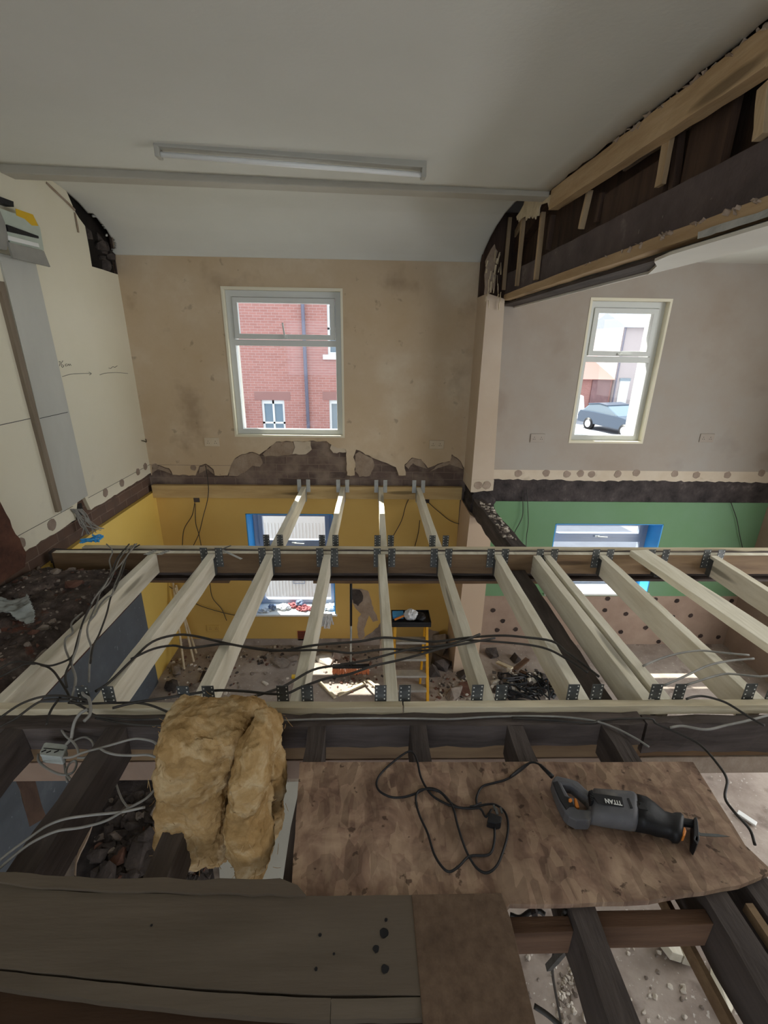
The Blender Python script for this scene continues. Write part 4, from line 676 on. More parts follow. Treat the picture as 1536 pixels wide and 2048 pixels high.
# ================================================================== INSULATION
def remeshed(b, name, m_, vox, disps, **k):
    o = b.build(name, m_, smooth=True, **k); r_ = o.modifiers.new('remesh', 'REMESH'); r_.mode = 'VOXEL'; r_.voxel_size = vox; r_.use_smooth_shade = True
    for i, (sc, st, dp) in enumerate(disps):
        t = bpy.data.textures.new(name+str(i), 'CLOUDS'); t.noise_scale = sc; t.noise_depth = dp; d_ = o.modifiers.new('fluff', 'DISPLACE'); d_.texture = t; d_.strength = st; d_.mid_level = .5; d_.texture_coords = 'GLOBAL'
    return o
ins = empty('insulation_batt', (-.55, 1.12, -.03), 'folded batt of yellow glass wool standing over the joists in front of the near beam', 'insulation')
I = lambda y, pts: [on('y', y, *q) for q in crop(300, 1400, 5.12, pts)]
def lobes(y0, y1, rows, n=18):
    """rows: outline half-rings; each row (left px, right px, py) swept to a rounded cross-section between depths y0 (front) and y1 (back)"""
    b = MB(); vs = []
    for (xl, xr, yy, ff) in rows:
        a = on('y', (y0+y1)/2, *crop(300, 1400, 5.12, [(xl, yy)])[0]); c_ = on('y', (y0+y1)/2, *crop(300, 1400, 5.12, [(xr, yy)])[0]); m_ = (a+c_)/2; hx = (c_.x-a.x)/2; hy = (y1-y0)/2*ff
        for k in range(n):
            t = 2*math.pi*k/n; cx, sx = math.cos(t), math.sin(t); e = .62
            vs.append(Vector((m_.x+hx*math.copysign(abs(cx)**e, cx), m_.y+hy*math.copysign(abs(sx)**e, sx), m_.z)))
    fs = []; R_ = len(rows)
    for i in range(R_-1):
        for k in range(n): fs.append((i*n+k, i*n+(k+1) % n, (i+1)*n+(k+1) % n, (i+1)*n+k))
    fs += [tuple(range(n-1, -1, -1)), tuple((R_-1)*n+k for k in range(n))]; return b.add(vs, fs)
bk = lobes(1.00, 1.30, [(300, 1050, 85, .35), (170, 1180, 140, .8), (115, 1260, 260, 1), (120, 1320, 420, 1), (120, 1370, 600, 1), (105, 1400, 800, 1), (110, 1385, 1000, 1), (130, 1350, 1180, 1), (170, 1320, 1320, 1), (190, 1290, 1440, .85), (215, 1250, 1520, .6)])
lobe_back = lobes(1.12, 1.30, [(300, 1050, 85, .35), (170, 1180, 140, .8), (115, 1260, 260, 1), (120, 1320, 420, 1), (115, 1370, 600, 1), (105, 1395, 800, 1), (110, 1380, 1000, 1), (130, 1345, 1180, 1), (250, 1310, 1320, .8), (500, 1250, 1420, .5)])
lobe_left = lobes(.98, 1.20, [(320, 1010, 100, .3), (180, 1070, 160, .8), (125, 1030, 300, 1), (130, 965, 450, 1), (130, 890, 650, 1), (112, 850, 850, 1), (120, 850, 1050, 1), (150, 850, 1250, 1), (185, 850, 1400, .9), (210, 800, 1500, .6), (280, 600, 1540, .3)])
lobe_right = lobes(.90, 1.12, [(1070, 1200, 170, .3), (1030, 1265, 270, .7), (960, 1305, 410, .9), (900, 1300, 600, 1), (865, 1180, 800, 1), (840, 1150, 950, .9), (830, 1180, 1100, 1), (845, 1240, 1250, 1), (870, 1260, 1400, .9), (890, 1240, 1550, .8), (900, 1200, 1700, .6), (930, 1080, 1790, .3)])
tg = dict(parent=ins)
for nm, bb_, sd_ in (('rear_fold', lobe_back, 1), ('left_fold', lobe_left, 2), ('right_fold', lobe_right, 3)):
    remeshed(bb_, nm, 'insul', .0055, [(.10, .045, 1), (.035, .022, 2), (.012, .010, 2)], **tg)
fb = MB(); r = random.Random(12)
for i in range(260):
    lobe = (lobe_back, lobe_left, lobe_right)[i % 3]; p = r.choice(lobe.v)+Vector((r.uniform(-.02, .02), r.uniform(-.02, .01), r.uniform(-.02, .02))); d_ = Vector((r.uniform(-1, 1), r.uniform(-1, 0), r.uniform(-1, 1))).normalized()*r.uniform(.02, .035)
    fb.tube(smoothpath([p, p+d_*.5+Vector((0, 0, -.003)), p+d_], 2), .0008, 4)
fb.build('loose_fibres', 'insul', ins, kind='stuff')
# ================================================================== POWER SAW
Z0 = -.011
saw = empty('reciprocating_saw', on('z', Z0, 1240, 1620), 'grey and black corded reciprocating saw lying on the strand board', 'power saw')
S = lambda pts, z: [on('z', z, *q) for q in crop(1000, 1400, 2.866, pts)]
def slab(name, pts, z0, z1, m_, holes=(), bev=.006, **k): return MB().poly(S(pts, z1), [S(h, z1) for h in holes], (0, 0, z0-z1)).build(name, m_, saw, bevel=bev, **k)
slab('handle', [(298, 462), (306, 440), (330, 432), (400, 448), (445, 462), (490, 505), (530, 535), (545, 580), (540, 640), (520, 690), (440, 688), (395, 665), (372, 640), (340, 580), (312, 510)], Z0+.008, Z0+.050, 'toolgrey', [[(356, 478), (415, 488), (450, 515), (500, 560), (515, 590), (508, 628), (455, 625), (430, 612), (425, 560), (395, 548)]])
slab('grip', [(302, 470), (330, 462), (350, 500), (372, 548), (410, 565), (428, 608), (400, 608), (380, 628), (345, 575), (318, 515)], Z0+.050, Z0+.054, 'black', bev=.002)
slab('trigger', [(425, 560), (438, 560), (458, 615), (440, 618), (430, 605)], Z0+.015, Z0+.045, 'orange', bev=.003)
slab('lock_button', [(392, 565), (408, 560), (416, 575), (406, 585), (394, 580)], Z0+.050, Z0+.058, 'orange', bev=.002)
mb_ = MB(); n_ = 18
def barrel(rows, m_, name, nn=20, **k):
    b = MB(); vs = []
    for (x0, y0, x1, y1, hh) in rows:
        a, c_ = S([(x0, y0)], Z0+.035)[0], S([(x1, y1)], Z0+.035)[0]; m0 = (a+c_)/2; ax = (a-c_)/2
        for i in range(nn):
            t = 2*math.pi*i/nn; e = .7; cx, sx = math.cos(t), math.sin(t)
            q = m0+ax*math.copysign(abs(cx)**e, cx); q.z = Z0+.002+hh*(.5+.5*math.copysign(abs(sx)**e, sx)); vs.append(q)
    fs = []; L_ = len(rows)
    for i in range(L_-1):
        for j in range(nn): fs.append((i*nn+j, i*nn+(j+1) % nn, (i+1)*nn+(j+1) % nn, (i+1)*nn+j))
    fs += [tuple(range(nn)), tuple((L_-1)*nn+j for j in reversed(range(nn)))]; b.add(vs, fs); return b.build(name, m_, saw, smooth=True, **k)
barrel([(512, 560, 520, 690, .055), (530, 530, 535, 700, .072), (640, 545, 620, 718, .078), (740, 552, 700, 730, .078), (755, 556, 745, 738, .078), (778, 575, 782, 738, .074)], 'toolgrey', 'motor_housing')
barrel([(772, 566, 782, 740, .076), (830, 580, 830, 748, .074), (880, 610, 870, 752, .068), (940, 652, 905, 762, .060), (985, 660, 955, 768, .056), (1000, 655, 985, 782, .058), (1030, 658, 1000, 800, .060), (1046, 672, 1028, 802, .058), (1052, 690, 1040, 790, .050)], 'black', 'gear_housing')
slab('label_plate', [(520, 530), (700, 556), (712, 612), (600, 600), (560, 590)], Z0+.079, Z0+.0815, 'black', bev=.001)
slab('vent_slot', [(728, 562), (740, 562), (762, 618), (750, 620)], Z0+.078, Z0+.0810, 'black', bev=0)
slab('vent_slot', [(770, 575), (830, 590), (850, 632), (795, 622)], Z0+.073, Z0+.0775, 'black', bev=.001)
vb = MB()
for i in range(7): q = S([(516+i*1.5, 535+i*9)], Z0+.07)[0]; vb.obox(q, (.006, .002, 0), (-.0004, .0012, 0), (0, 0, .012))
vb.build('cooling_ribs', 'black', saw)
sh = MB(); a, c_ = S([(1045, 700)], Z0+.03)[0], S([(1125, 712)], Z0+.03)[0]; sh.cyl(a, c_, .012, 12); sh.build('blade_clamp', 'black', saw)
slab('shoe', [(1112, 672), (1128, 668), (1136, 700), (1140, 745), (1144, 800), (1130, 828), (1108, 800), (1112, 745)], Z0+.001, Z0+.05, 'black', bev=.003, holes=[[(1124, 780), (1132, 782), (1130, 808), (1120, 800)]])
slab('shoe_release', [(1048, 728), (1062, 726), (1070, 750), (1062, 778), (1048, 778), (1044, 750)], Z0+.02, Z0+.045, 'orange', bev=.003)
slab('blade', [(1100, 725), (1150, 762), (1250, 768), (1318, 782), (1240, 784), (1150, 778), (1100, 745)], Z0+.018, Z0+.0195, 'steel', bev=0)
# TITAN lettering, turned as it lies
cu = bpy.data.curves.new('lettering', 'FONT'); cu.body = 'TITAN'; cu.align_x = 'CENTER'; cu.align_y = 'CENTER'; cu.extrude = .0004; cu.offset = .0006
pl, pr = S([(600, 575)], Z0+.083)[0], S([(698, 592)], Z0+.083)[0]; dv = pl-pr; cu.size = .021; cu.space_character = 1.0
lt = bpy.data.objects.new('lettering', cu); SC.collection.objects.link(lt); cu.materials.append(M['white']); lt.parent = saw; lt.location = (pl+pr)/2-Vector(saw['_loc']); lt.rotation_euler = (0, 0, math.atan2(dv.y, dv.x)); lt.scale = (.80, 1.0, 1)
bpy.context.view_layer.update(); lm = bpy.data.meshes.new_from_object(lt.evaluated_get(bpy.context.evaluated_depsgraph_get())); l2 = bpy.data.objects.new('brand_lettering', lm); SC.collection.objects.link(l2); l2.parent = saw; l2.location = lt.location; l2.rotation_euler = lt.rotation_euler; l2.scale = lt.scale; bpy.data.objects.remove(lt)
# flex
fx = lambda pts, z=Z0+.005: [on('z', z, *q) for q in crop(580, 1400, 3.2, pts)]
flex = fx([(0, 0)])
p1 = fx([(1290, 700), (1270, 730), (1250, 745), (1215, 700), (1150, 700), (1060, 690), (980, 655), (900, 600), (840, 500), (815, 400), (790, 345), (760, 335), (700, 365), (600, 450), (555, 520), (570, 585), (640, 625), (720, 628), (800, 600), (880, 565), (950, 580), (1010, 640), (1045, 700), (1070, 800), (1110, 920), (1150, 1010), (1200, 1080), (1260, 1112), (1320, 1070), (1360, 980), (1390, 870), (1395, 780), (1370, 710), (1310, 675), (1250, 675), (1180, 690), (1090, 690), (1020, 650), (960, 590), (880, 575), (820, 590), (805, 650), (830, 740), (880, 850), (920, 980), (970, 1070), (1020, 1105), (1080, 1070), (1150, 1000), (1270, 990), (1305, 920), (1308, 820), (1300, 770)])
for i, p in enumerate(p1): p.z = Z0+.005+.004*((i//3) % 2)
p2 = fx([(1195, 680), (1195, 620), (1230, 555), (1310, 530), (1380, 510), (1450, 470), (1536, 400)])+[on('z', z, *q) for q, z in zip(crop(1000, 1400, 2.866, [(60, 440), (120, 390), (180, 358), (230, 372), (270, 415), (300, 440)]), (.0, .0, .005, .015, .02, .02))]
fo = empty('power_flex', p1[20], 'thin black mains flex lying in loops on the strand board, plug at its end', 'flex')
MB().tube(smoothpath(p1, 6), .0036, 8).build('flex_loops', 'black', fo, smooth=True)
MB().tube(smoothpath(p2, 6), .0036, 8).build('flex_lead', 'black', fo, smooth=True)
bt = MB(); q0, q1 = p2[-3], p2[-1]; bt.tube([q0+(q1-q0)*t for t in (0, .35, .7, 1)], [.005, .006, .007, .008], 10); bt.build('strain_relief', 'black', fo, smooth=True)
pg = MB(); P0 = fx([(1262, 775), (1275, 715), (1358, 745), (1352, 785), (1318, 790)], Z0+.03); pg.poly(P0, [], (0, 0, -.028)); pg.build('plug', 'black', fo, bevel=.003)
pn = MB()
for (x, y) in ((1308, 690), (1352, 706)): q = fx([(x, y)], Z0+.022)[0]; pn.obox(q, (.0032, 0, 0), (0, .009, 0), (0, 0, .002))
pn.obox(fx([(1322, 712)], Z0+.03)[0], (.004, 0, 0), (0, .010, 0), (0, 0, .002)); pn.build('plug_pins', 'steel', fo)
tie = MB(); q = fx([(1170, 690)], Z0+.008)[0]; tie.tube([q+Vector((-.008, .004, .002)), q+Vector((.004, .0, .009)), q+Vector((.03, .014, .004))], .0025, 6); tie.build('cable_tie', 'black', fo)
# ================================================================== CABLES
def cable(name, l, pts, m_, r_, group=None, cat='cable', n=5):
    return MB().tube(smoothpath(pts, n), r_, 7).build(name, m_, None, l, cat, group, smooth=True)
def cz(spec, z):  # list of px points; z const or list
    return [on('z', z if not isinstance(z, (list, tuple)) else z[i], *q) for i, q in enumerate(spec)]
A1 = [(191, 1383), (219, 1364), (262, 1322), (304, 1284), (351, 1270), (390, 1272), (455, 1287), (516, 1298), (564, 1301), (631, 1290), (717, 1283), (769, 1275), (834, 1281), (873, 1283), (938, 1275), (1000, 1271), (1045, 1274), (1103, 1282), (1132, 1303), (1165, 1328), (1198, 1353)]
cable('electric_cable', 'upper dark cable sagging right across the joists', cz(A1, .012), 'cable_dark', .006)
A2 = [(262, 1318), (306, 1298), (346, 1291), (379, 1296), (446, 1288), (494, 1294), (561, 1301), (642, 1300), (702, 1306), (746, 1301), (782, 1298), (845, 1301), (886, 1293), (925, 1281), (951, 1281), (1000, 1284), (1060, 1290), (1100, 1300), (1140, 1322), (1175, 1345)]
cable('electric_cable', 'second brown cable crossing the joists just below the uppermost one', cz(A2, .018), 'cable_dark', .0055)
A3 = [(440, 1417), (488, 1399), (564, 1374), (625, 1340), (678, 1330), (725, 1322), (769, 1311), (821, 1298), (881, 1291), (925, 1282), (960, 1268)]
cable('electric_cable', 'dark cable rising diagonally from the insulation to the beige nib', cz(A3, .026), 'cable_dark', .0055)
A4 = [(225, 1416), (270, 1405), (362, 1391), (430, 1381), (483, 1382), (564, 1388), (603, 1374), (652, 1357), (699, 1348), (746, 1332), (803, 1319), (850, 1306), (886, 1296), (925, 1288), (990, 1276)]
cable('electric_cable', 'lowest dark cable running along and over the near beam hangers', cz(A4, .03), 'cable_dark', .0055)
O3 = lambda pts: crop(0, 1080, 3.657, pts)
gl = ['grey cable of the bundle draped over the leftmost joist', ]
G_ = [([(985, 30), (905, 150), (825, 240), (765, 330), (695, 420), (645, 520), (600, 620), (565, 780), (525, 900), (550, 1000), (540, 1090), (520, 1170)], 'cable_grey', 'grey cable of the left bundle with the most bends, ending at the near beam'),
 ([(965, 40), (885, 120), (835, 230), (795, 320), (735, 380), (705, 470), (645, 620), (642, 700), (668, 790), (655, 900), (650, 1040)], 'cable_grey', 'grey cable of the left bundle running down to the left hanger'),
 ([(945, 30), (860, 130), (803, 260), (745, 340), (705, 400), (622, 560), (575, 700), (535, 850), (480, 980), (490, 1080)], 'cable_dark', 'dark cable inside the left bundle over the leftmost joist'),
 ([(780, 30), (822, 80), (800, 150), (812, 220), (785, 300), (740, 370)], 'cable_grey', 'short kinked grey cable at the top of the left bundle'),
 ([(605, 530), (545, 580), (520, 620), (532, 680), (480, 720), (478, 790), (510, 880), (555, 1010), (530, 1140)], 'cable_grey', 'grey cable with a hooked end left of the bundle'),
 ([(1020, 35), (940, 90), (900, 220), (850, 340), (810, 420), (780, 540), (725, 690), (680, 780), (662, 900)], 'cable_dark', 'thin dark cable on the right side of the left bundle'),
 ([(1000, 28), (920, 130), (870, 260), (835, 340), (820, 400), (780, 420), (735, 470), (700, 540), (650, 600)], 'cable_grey', 'looser grey cable along the right of the left bundle')]
for i, (pp, mm, l) in enumerate(G_): cable('electric_cable', l, cz(O3(pp), [.02+.012*((j*(i+2)) % 3) for j in range(len(pp))]), mm, .0046)
B_ = [([(-60, 965), (0, 940), (100, 892), (230, 895), (350, 920), (440, 900), (510, 868), (545, 830)], 'black sagging cable crossing the leftmost joist at the left edge', .03),
 ([(300, 915), (350, 930), (400, 970), (460, 1060), (500, 1130), (520, 1190)], 'thick black cable curling down beside the leftmost joist', .025),
 ([(-60, 1340), (0, 1300), (150, 1200), (300, 1148), (430, 1138), (560, 1158), (650, 1180)], 'dark cable arching over the left end of the near rim timber', .04),
 ([(-60, 1400), (0, 1365), (120, 1300), (250, 1205), (330, 1172), (460, 1165), (560, 1175)], 'lower dark cable arching over the left end of the near rim timber', .03),
 ([(520, 1180), (620, 1230), (700, 1285), (900, 1310), (1080, 1312), (1250, 1300)], 'dark cable running down onto the near old beam towards the insulation', .015),
 ([(500, 1190), (650, 1196), (800, 1192), (980, 1190), (1100, 1208), (1250, 1268)], 'dark cable running along the near rim timber into the insulation', .022),
 ([(700, 1300), (850, 1330), (1000, 1350), (1180, 1358)], 'thin cable along the old near beam left of the insulation', .0),
 ([(450, 1140), (385, 1225), (350, 1300), (340, 1350)], 'short dark cable tail hanging over the near rim timber', .03),
 ([(-60, 990), (0, 1000), (80, 960), (180, 910), (260, 905)], 'faint brown cable lying on the rubble at the left edge', .02)]
for i, (pp, l, z) in enumerate(B_): cable('electric_cable', l, cz(O3(pp), z), 'cable_dark', .0046)
cable('electric_cable', 'white-grey cable curling around the left near hanger', cz(O3([(600, 1070), (610, 1130), (650, 1160), (662, 1220), (655, 1280), (615, 1325)]), .045), 'cable_grey', .006)
cable('electric_cable', 'grey cable looping down from the hanger to the junction box', cz(O3([(645, 1238), (590, 1265), (550, 1320), (530, 1390), (520, 1450), (480, 1500)]), [.04, .03, .01, -.02, -.04, -.06]), 'cable_grey', .006)
O4 = lambda pts: crop(0, 1400, 2.4774, pts)
O5 = lambda pts: crop(0, 1420, 4.5176, pts)
J_ = [([(515, 95), (545, 120), (560, 180), (600, 240), (660, 290), (700, 350), (710, 400)], -.04, 'grey cable end arching over to the junction box'),
 ([(650, 290), (700, 260), (770, 245), (830, 280), (845, 340), (820, 400), (760, 430), (700, 430)], -.06, 'small grey cable loop right of the junction box'),
 ([(570, 430), (650, 425), (750, 385), (900, 345), (1040, 305), (1200, 262), (1300, 265), (1390, 290), (1436, 340)], -.0, 'long grey cable from the junction box over the joist to the insulation'),
 ([(900, 345), (960, 380), (1060, 405), (1200, 410), (1330, 405), (1400, 425), (1440, 455)], -.0, 'lower grey cable from the joist into the insulation'),
 ([(345, 400), (350, 460), (420, 525), (520, 575), (600, 585), (660, 560), (690, 500), (680, 460), (640, 475), (605, 520), (600, 580), (650, 640)], -.10, 'grey cable hanging in a ring below the junction box'),
 ([(580, 440), (585, 520), (600, 600), (610, 650)], -.12, 'short grey cable dropping below the junction box'),
 ([(1045, 650), (1070, 730), (1110, 820), (1165, 890)], -.5, 'grey cable hanging into the dark opening')]
for pp, z, l in J_: cable('electric_cable', l, cz(O5(pp), z), 'cable_grey', .0042)
K_ = [([(-20, 810), (60, 745), (150, 680), (230, 625), (320, 590), (450, 570), (600, 555), (720, 530)], 'upper of two grey cables sweeping across the lower left opening'), ([(-20, 850), (60, 780), (160, 705), (280, 650), (400, 632), (520, 600), (620, 545), (720, 490), (770, 440)], 'lower of two grey cables sweeping across the lower left opening')]
for pp, l in K_: cable('electric_cable', l, cz(O4(pp), .0), 'cable_grey', .004)
O6 = lambda pts: crop(900, 1150, 2.415, pts)
cable('electric_cable', 'thin cable lying along the old near beam from the insulation towards the saw', cz([(560, 1441), (640, 1438), (740, 1436), (830, 1437), (900, 1438), (970, 1434), (1045, 1432), (1128, 1434), (1190, 1442), (1231, 1456), (1272, 1477), (1298, 1494)], -.02), 'cable_grey', .004)
cable('electric_cable', 'black cable from the old beam curving down past the strand board corner', cz([(1024, 1436), (1100, 1440), (1180, 1446), (1206, 1440), (1296, 1437), (1314, 1448), (1364, 1470), (1402, 1491), (1436, 1529), (1454, 1560), (1450, 1595), (1468, 1623), (1499, 1658), (1510, 1690)], [-.02]*5+[-.03, -.03, -.03, -.03, -.03, -.03, -.03, -.05, -.06]), 'cable_dark', .0045)
cable('electric_cable', 'grey cable rising to the right edge above the old beam', cz([(1340, 1455), (1366, 1452), (1412, 1459), (1454, 1450), (1500, 1440), (1560, 1424)], -.02), 'cable_grey', .005)
O7 = lambda pts: crop(1240, 1280, 5.189, pts)
for pp, z, l in (([(240, 270), (400, 200), (560, 150), (720, 120), (860, 110), (1050, 130), (1340, 157)], .02, 'highest looping grey cable at the right, ending in the loose plank'), ([(460, 470), (600, 410), (750, 340), (900, 270), (1050, 230), (1200, 208), (1390, 192)], .03, 'middle looping grey cable at the right, passing into the loose plank knot'), ([(690, 465), (850, 415), (1000, 370), (1120, 350), (1300, 365), (1450, 378), (1580, 366)], .03, 'lowest looping grey cable at the right, running off the edge'), ([(690, 612), (760, 590), (850, 582), (950, 600), (1100, 650), (1250, 740), (1340, 800), (1500, 890)], .02, 'dark cable arching over the near rim timber at the right')):
    cable('electric_cable', l, cz(O7(pp), z), 'cable_grey' if 'dark' not in l else 'cable_dark', .0048)
Y = lambda y, o, s, pts: [on('y', y, *q) for q in crop(o[0], o[1], s, pts)]
for pp, l in (([(262, 362), (250, 420), (215, 480), (207, 560)], 'leftmost thin cable hanging down the yellow far wall'), ([(264, 368), (266, 450), (280, 500), (292, 560)], 'thin cable from the left hole crossing its neighbour'), ([(310, 200), (322, 290), (318, 350), (300, 420), (280, 500), (252, 560)], 'thin cable coming over the ledger from the brick gap'), ([(1225, 305), (1190, 370), (1170, 440), (1130, 515)], 'curved cable hanging left of the fourth far joist'), ([(1250, 440), (1242, 500), (1225, 565)], 'short cable hanging straight behind the fourth far joist'), ([(1280, 355), (1330, 400), (1400, 450), (1500, 462)], 'cable running from the right hole to the nib'), ([(120, 710), (180, 750), (240, 790), (300, 820), (430, 855), (520, 858)], 'slack cable low across the yellow corner'), ([(328, 715), (340, 780), (380, 830), (402, 880)], 'cable dropping behind the second joist on yellow wall')):
    cable('hanging_cable', l, Y(4.49 if 'ledger' in l else 4.53, (270, 840), 2.194, pp), 'cable_dark', .004, 'cables hanging on the yellow wall')
for pp, l in (([(350, 340), (352, 450), (335, 500), (310, 550), (290, 640)], 'left of the two cables hanging at the left of the green wall'), ([(372, 330), (376, 430), (378, 500), (370, 560), (366, 640)], 'right of the two cables hanging at the left of the green wall'), ([(1357, 398), (1385, 480), (1400, 560), (1418, 640)], 'single cable hanging at the right of the green wall')):
    cable('hanging_cable', l, Y(4.53, (900, 840), 2.415, pp), 'cable_dark', .004, 'cables hanging on the green wall')
cable('hanging_cable', 'thin wire arcing over the dark old joist by the nib', [on('y', y, *q) for q, y in zip(crop(900, 960, 7.68, [(350, 380), (440, 470), (520, 540), (600, 660), (680, 780), (780, 880), (880, 990)]), (4.1, 4.0, 3.9, 3.7, 3.5, 3.3, 3.15))], 'cable_dark', .003)
# junction box (double back box)
jb = empty('junction_box', on('z', -.10, 106, 1505), 'weathered grey double socket box hanging among cables at lower left', 'socket box')
zt_ = -.055
MB().poly([on('z', zt_, *q) for q in O5([(395, 300), (415, 288), (600, 308), (608, 325), (575, 400), (545, 425), (360, 402), (358, 375)])], [], (0, 0, -.012)).build('faceplate', 'junction', jb, bevel=.004)
MB().poly([on('z', zt_-.012, *q) for q in O5([(395, 315), (600, 330), (570, 405), (548, 425), (365, 405)])], [], (0, 0, -.04)).build('box', 'junction', jb, bevel=.004)
sb = MB()
for (x, y, dx) in ((395, 370, 12), (440, 378, 16), (510, 375, 12)): q = on('z', zt_+.001, *O5([(x, y)])[0]); sb.obox(q, (.006, .004, 0), (-.001, .002, 0), (0, 0, .001))
q0_, q1_ = on('z', zt_+.001, *O5([(395, 345)])[0]), on('z', zt_+.001, *O5([(575, 362)])[0]); sb.bar(q0_, q1_, .002, .002); sb.build('outlet', 'black', jb)
# ================================================================== RUBBLE HEAP, LEFT
def heap(x, y):
    e = min(1, max(0, (x-(XL))/.1)); s_ = min(1, max(0, (-1.575-x)/.10)); return -.17+.12*s_*(.5+.5*min(1, (2.86-y)/.15))+.035*noise.noise(Vector((x*4, y*4, 0)))*s_+.02*noise.noise(Vector((x*13, y*13, 3)))+.035*max(0, -.3-(x+1.9))*1
def hf(u, v): x = -1.55+(XL-.0+1.55)*u; y = 1.25+(2.87-1.25)*v; return (x, y, heap(x, y))
g_ = grid(hf, 60, 110); solid(g_.build('rubble_heap', 'soil', None, 'dark sooty heap of soil and mortar on the chimney stub at the left', 'rubble', smooth=False, kind='stuff'), .004, 0)
b = MB(); r = random.Random(8)
for i in range(620):
    x = r.uniform(XL+.02, -1.60); y = r.uniform(1.3, 2.85); s_ = abs(r.gauss(0, .006))+.003; b.chunk((x, y, heap(x, y)+s_*.45), (s_*1.4, s_, s_*.7), i, r.choice([0, 0, 0, 1, 1, 1, 2]))
b.build('rubble_chips', ['rubble', 'rubble_dark', 'rubble_red'], None, 'small chips of mortar and brick scattered over the dark heap', 'rubble', kind='stuff')
for i, (px, py, s_, m_, l) in enumerate(((150, 1172, (.075, .045, .02), 'rubble_red', 'flat broken red-brown brick slab on the right of the rubble heap'), (112, 1152, (.04, .03, .02), 'rubble', 'grey mortar lump at the top of the rubble heap'), (75, 1130, (.03, .02, .015), 'rubble', 'small mortar lump by the foot of the left wall'), (88, 1258, (.035, .025, .02), 'rubble', 'pale stone below the polythene bag'), (70, 1270, (.04, .025, .015), 'rubble_red', 'small red brick bit below the pale stone'), (82, 1302, (.05, .04, .03), 'rubble', 'tan lump at the right edge of the heap by the joist'), (10, 1140, (.12, .05, .03), 'rubble_red', 'brick stub at the foot of the chimney face'), (140, 1140, (.04, .03, .02), 'rubble', 'mortar lump just below the middle beam end'))):
    p = on('z', -.06, px, py); MB().chunk((p.x, p.y, heap(p.x, p.y)+s_[2]*.7), s_, 40+i).build('broken_brick', m_, None, l, 'broken brick')
pb = [on('z', .0, *q) for q in crop(0, 1100, 6.02, [(-250, 560), (0, 540), (120, 548), (200, 530), (270, 505), (310, 470), (345, 570), (400, 700), (408, 760), (385, 820), (310, 820), (200, 790), (60, 740), (0, 750), (-250, 770)])]
xs = [p.x for p in pb]; ys = [p.y for p in pb]
def pf(u, v):
    x = min(xs)+(max(xs)-min(xs))*u; y = min(ys)+(max(ys)-min(ys))*v; return (x, y, heap(x, y)+.035+.018*noise.noise(Vector((x*16, y*16, 5)))+.01*noise.noise(Vector((x*40, y*40, 1))))
pp2 = [(p.x, p.y) for p in pb]
solid(grid(pf, 50, 50, lambda c_: inpoly(c_.x, c_.y, pp2)).build('polythene_bag', 'polythene', None, 'crumpled clear polythene bag on the rubble heap at the left edge', 'plastic bag', smooth=True), .0015)
# ================================================================== LOWER ROOM
def onf(px, py, z=ZG): return on('z', z, px, py)
# leaning poles
for i, (t_, bs, l) in enumerate((((346, 1165), (369, 1340), 'leftmost of three pale poles leaning in the yellow corner'), ((352, 1170), (388, 1325), 'middle of three pale poles leaning in the yellow corner'), ((350, 1175), (393, 1308), 'rearmost of three pale poles leaning in the yellow corner'))):
    a = onf(*bs); a.z += .012; c_ = on('y', 4.50-.02*i, *t_); MB().cyl(a, c_, .011, 10).build('wooden_pole', 'orange_pine_z' if 0 else 'lath', None, l, 'pole', 'poles leaning in the yellow corner')
# broom
br = empty('broom', onf(700, 1345), 'broom with orange bristles standing upright beside the swept rubble', 'broom')
hd = on('z', ZG+.07, 702, 1333); MB().box(hd.x-.20, hd.x+.20, hd.y-.025, hd.y+.025, hd.z-.01, hd.z+.02).build('head', 'black', br, bevel=.006)
bb2 = MB(); r = random.Random(6)
for i in range(40):
    for j in range(4): x = hd.x-.195+i*.01; y = hd.y-.025+j*.016; bb2.bar((x, y, hd.z-.01), (x+r.uniform(-.006, .006), y-.022+r.uniform(-.012, .012), ZG+.004), .007, .007, up=(0, 1, 0))
bb2.build('bristles', 'bristle', br)
htop = on('y', 3.98, 702, 1160); hm = (hd+htop)/2
MB().cyl(hd+Vector((0, 0, .01)), hm, .011, 10).build('handle', 'steel_light', br, label='bare metal lower handle', smooth=True); MB().cyl(hm, htop, .013, 10).build('handle', 'black', br, label='black upper handle', smooth=True)
MB().cyl(hd+Vector((0, 0, .0)), hd+Vector((0, 0, .06)), .02, 10).build('handle_socket', 'black', br)
# stepladder
ld = empty('stepladder', onf(815, 1395), 'yellow fibreglass stepladder with metal treads standing in the lower room', 'ladder')
tl, tr_ = on('y', 3.88, 790, 1242), on('y', 3.88, 853, 1242); fl_, fr = onf(766, 1405), onf(855, 1405)
fl_.x = tl.x-.02; fl_.y = fr.y
for a, c_ in ((tl, fl_), (tr_, fr)): MB().bar(c_, a, .028, .05, up=(0, 1, 0)).build('stile', 'fibre_yellow', ld, bevel=.003)
rl, rr = Vector((tl.x-.0, 4.05, ZG)), onf(842, 1383); rl.y = rr.y+.12; rr.y += .12
for a, c_ in ((tl+Vector((0, .05, 0)), rl), (tr_+Vector((-.005, .05, 0)), rr)): MB().bar(c_, a, .022, .035, up=(0, 1, 0)).build('rear_leg', 'fibre_yellow', ld, bevel=.003)
for i, py in enumerate((1251, 1282, 1309, 1335, 1357, 1382)):
    t = (on('y', 3.80, 815, py).z-tl.z)/(ZG-tl.z); a = tl.lerp(fl_, t); c_ = tr_.lerp(fr, t); MB().box(a.x+.014, c_.x-.014, a.y-.06, a.y+.035, a.z-.012, a.z+.012).build('tread', 'alu', ld, bevel=.003)
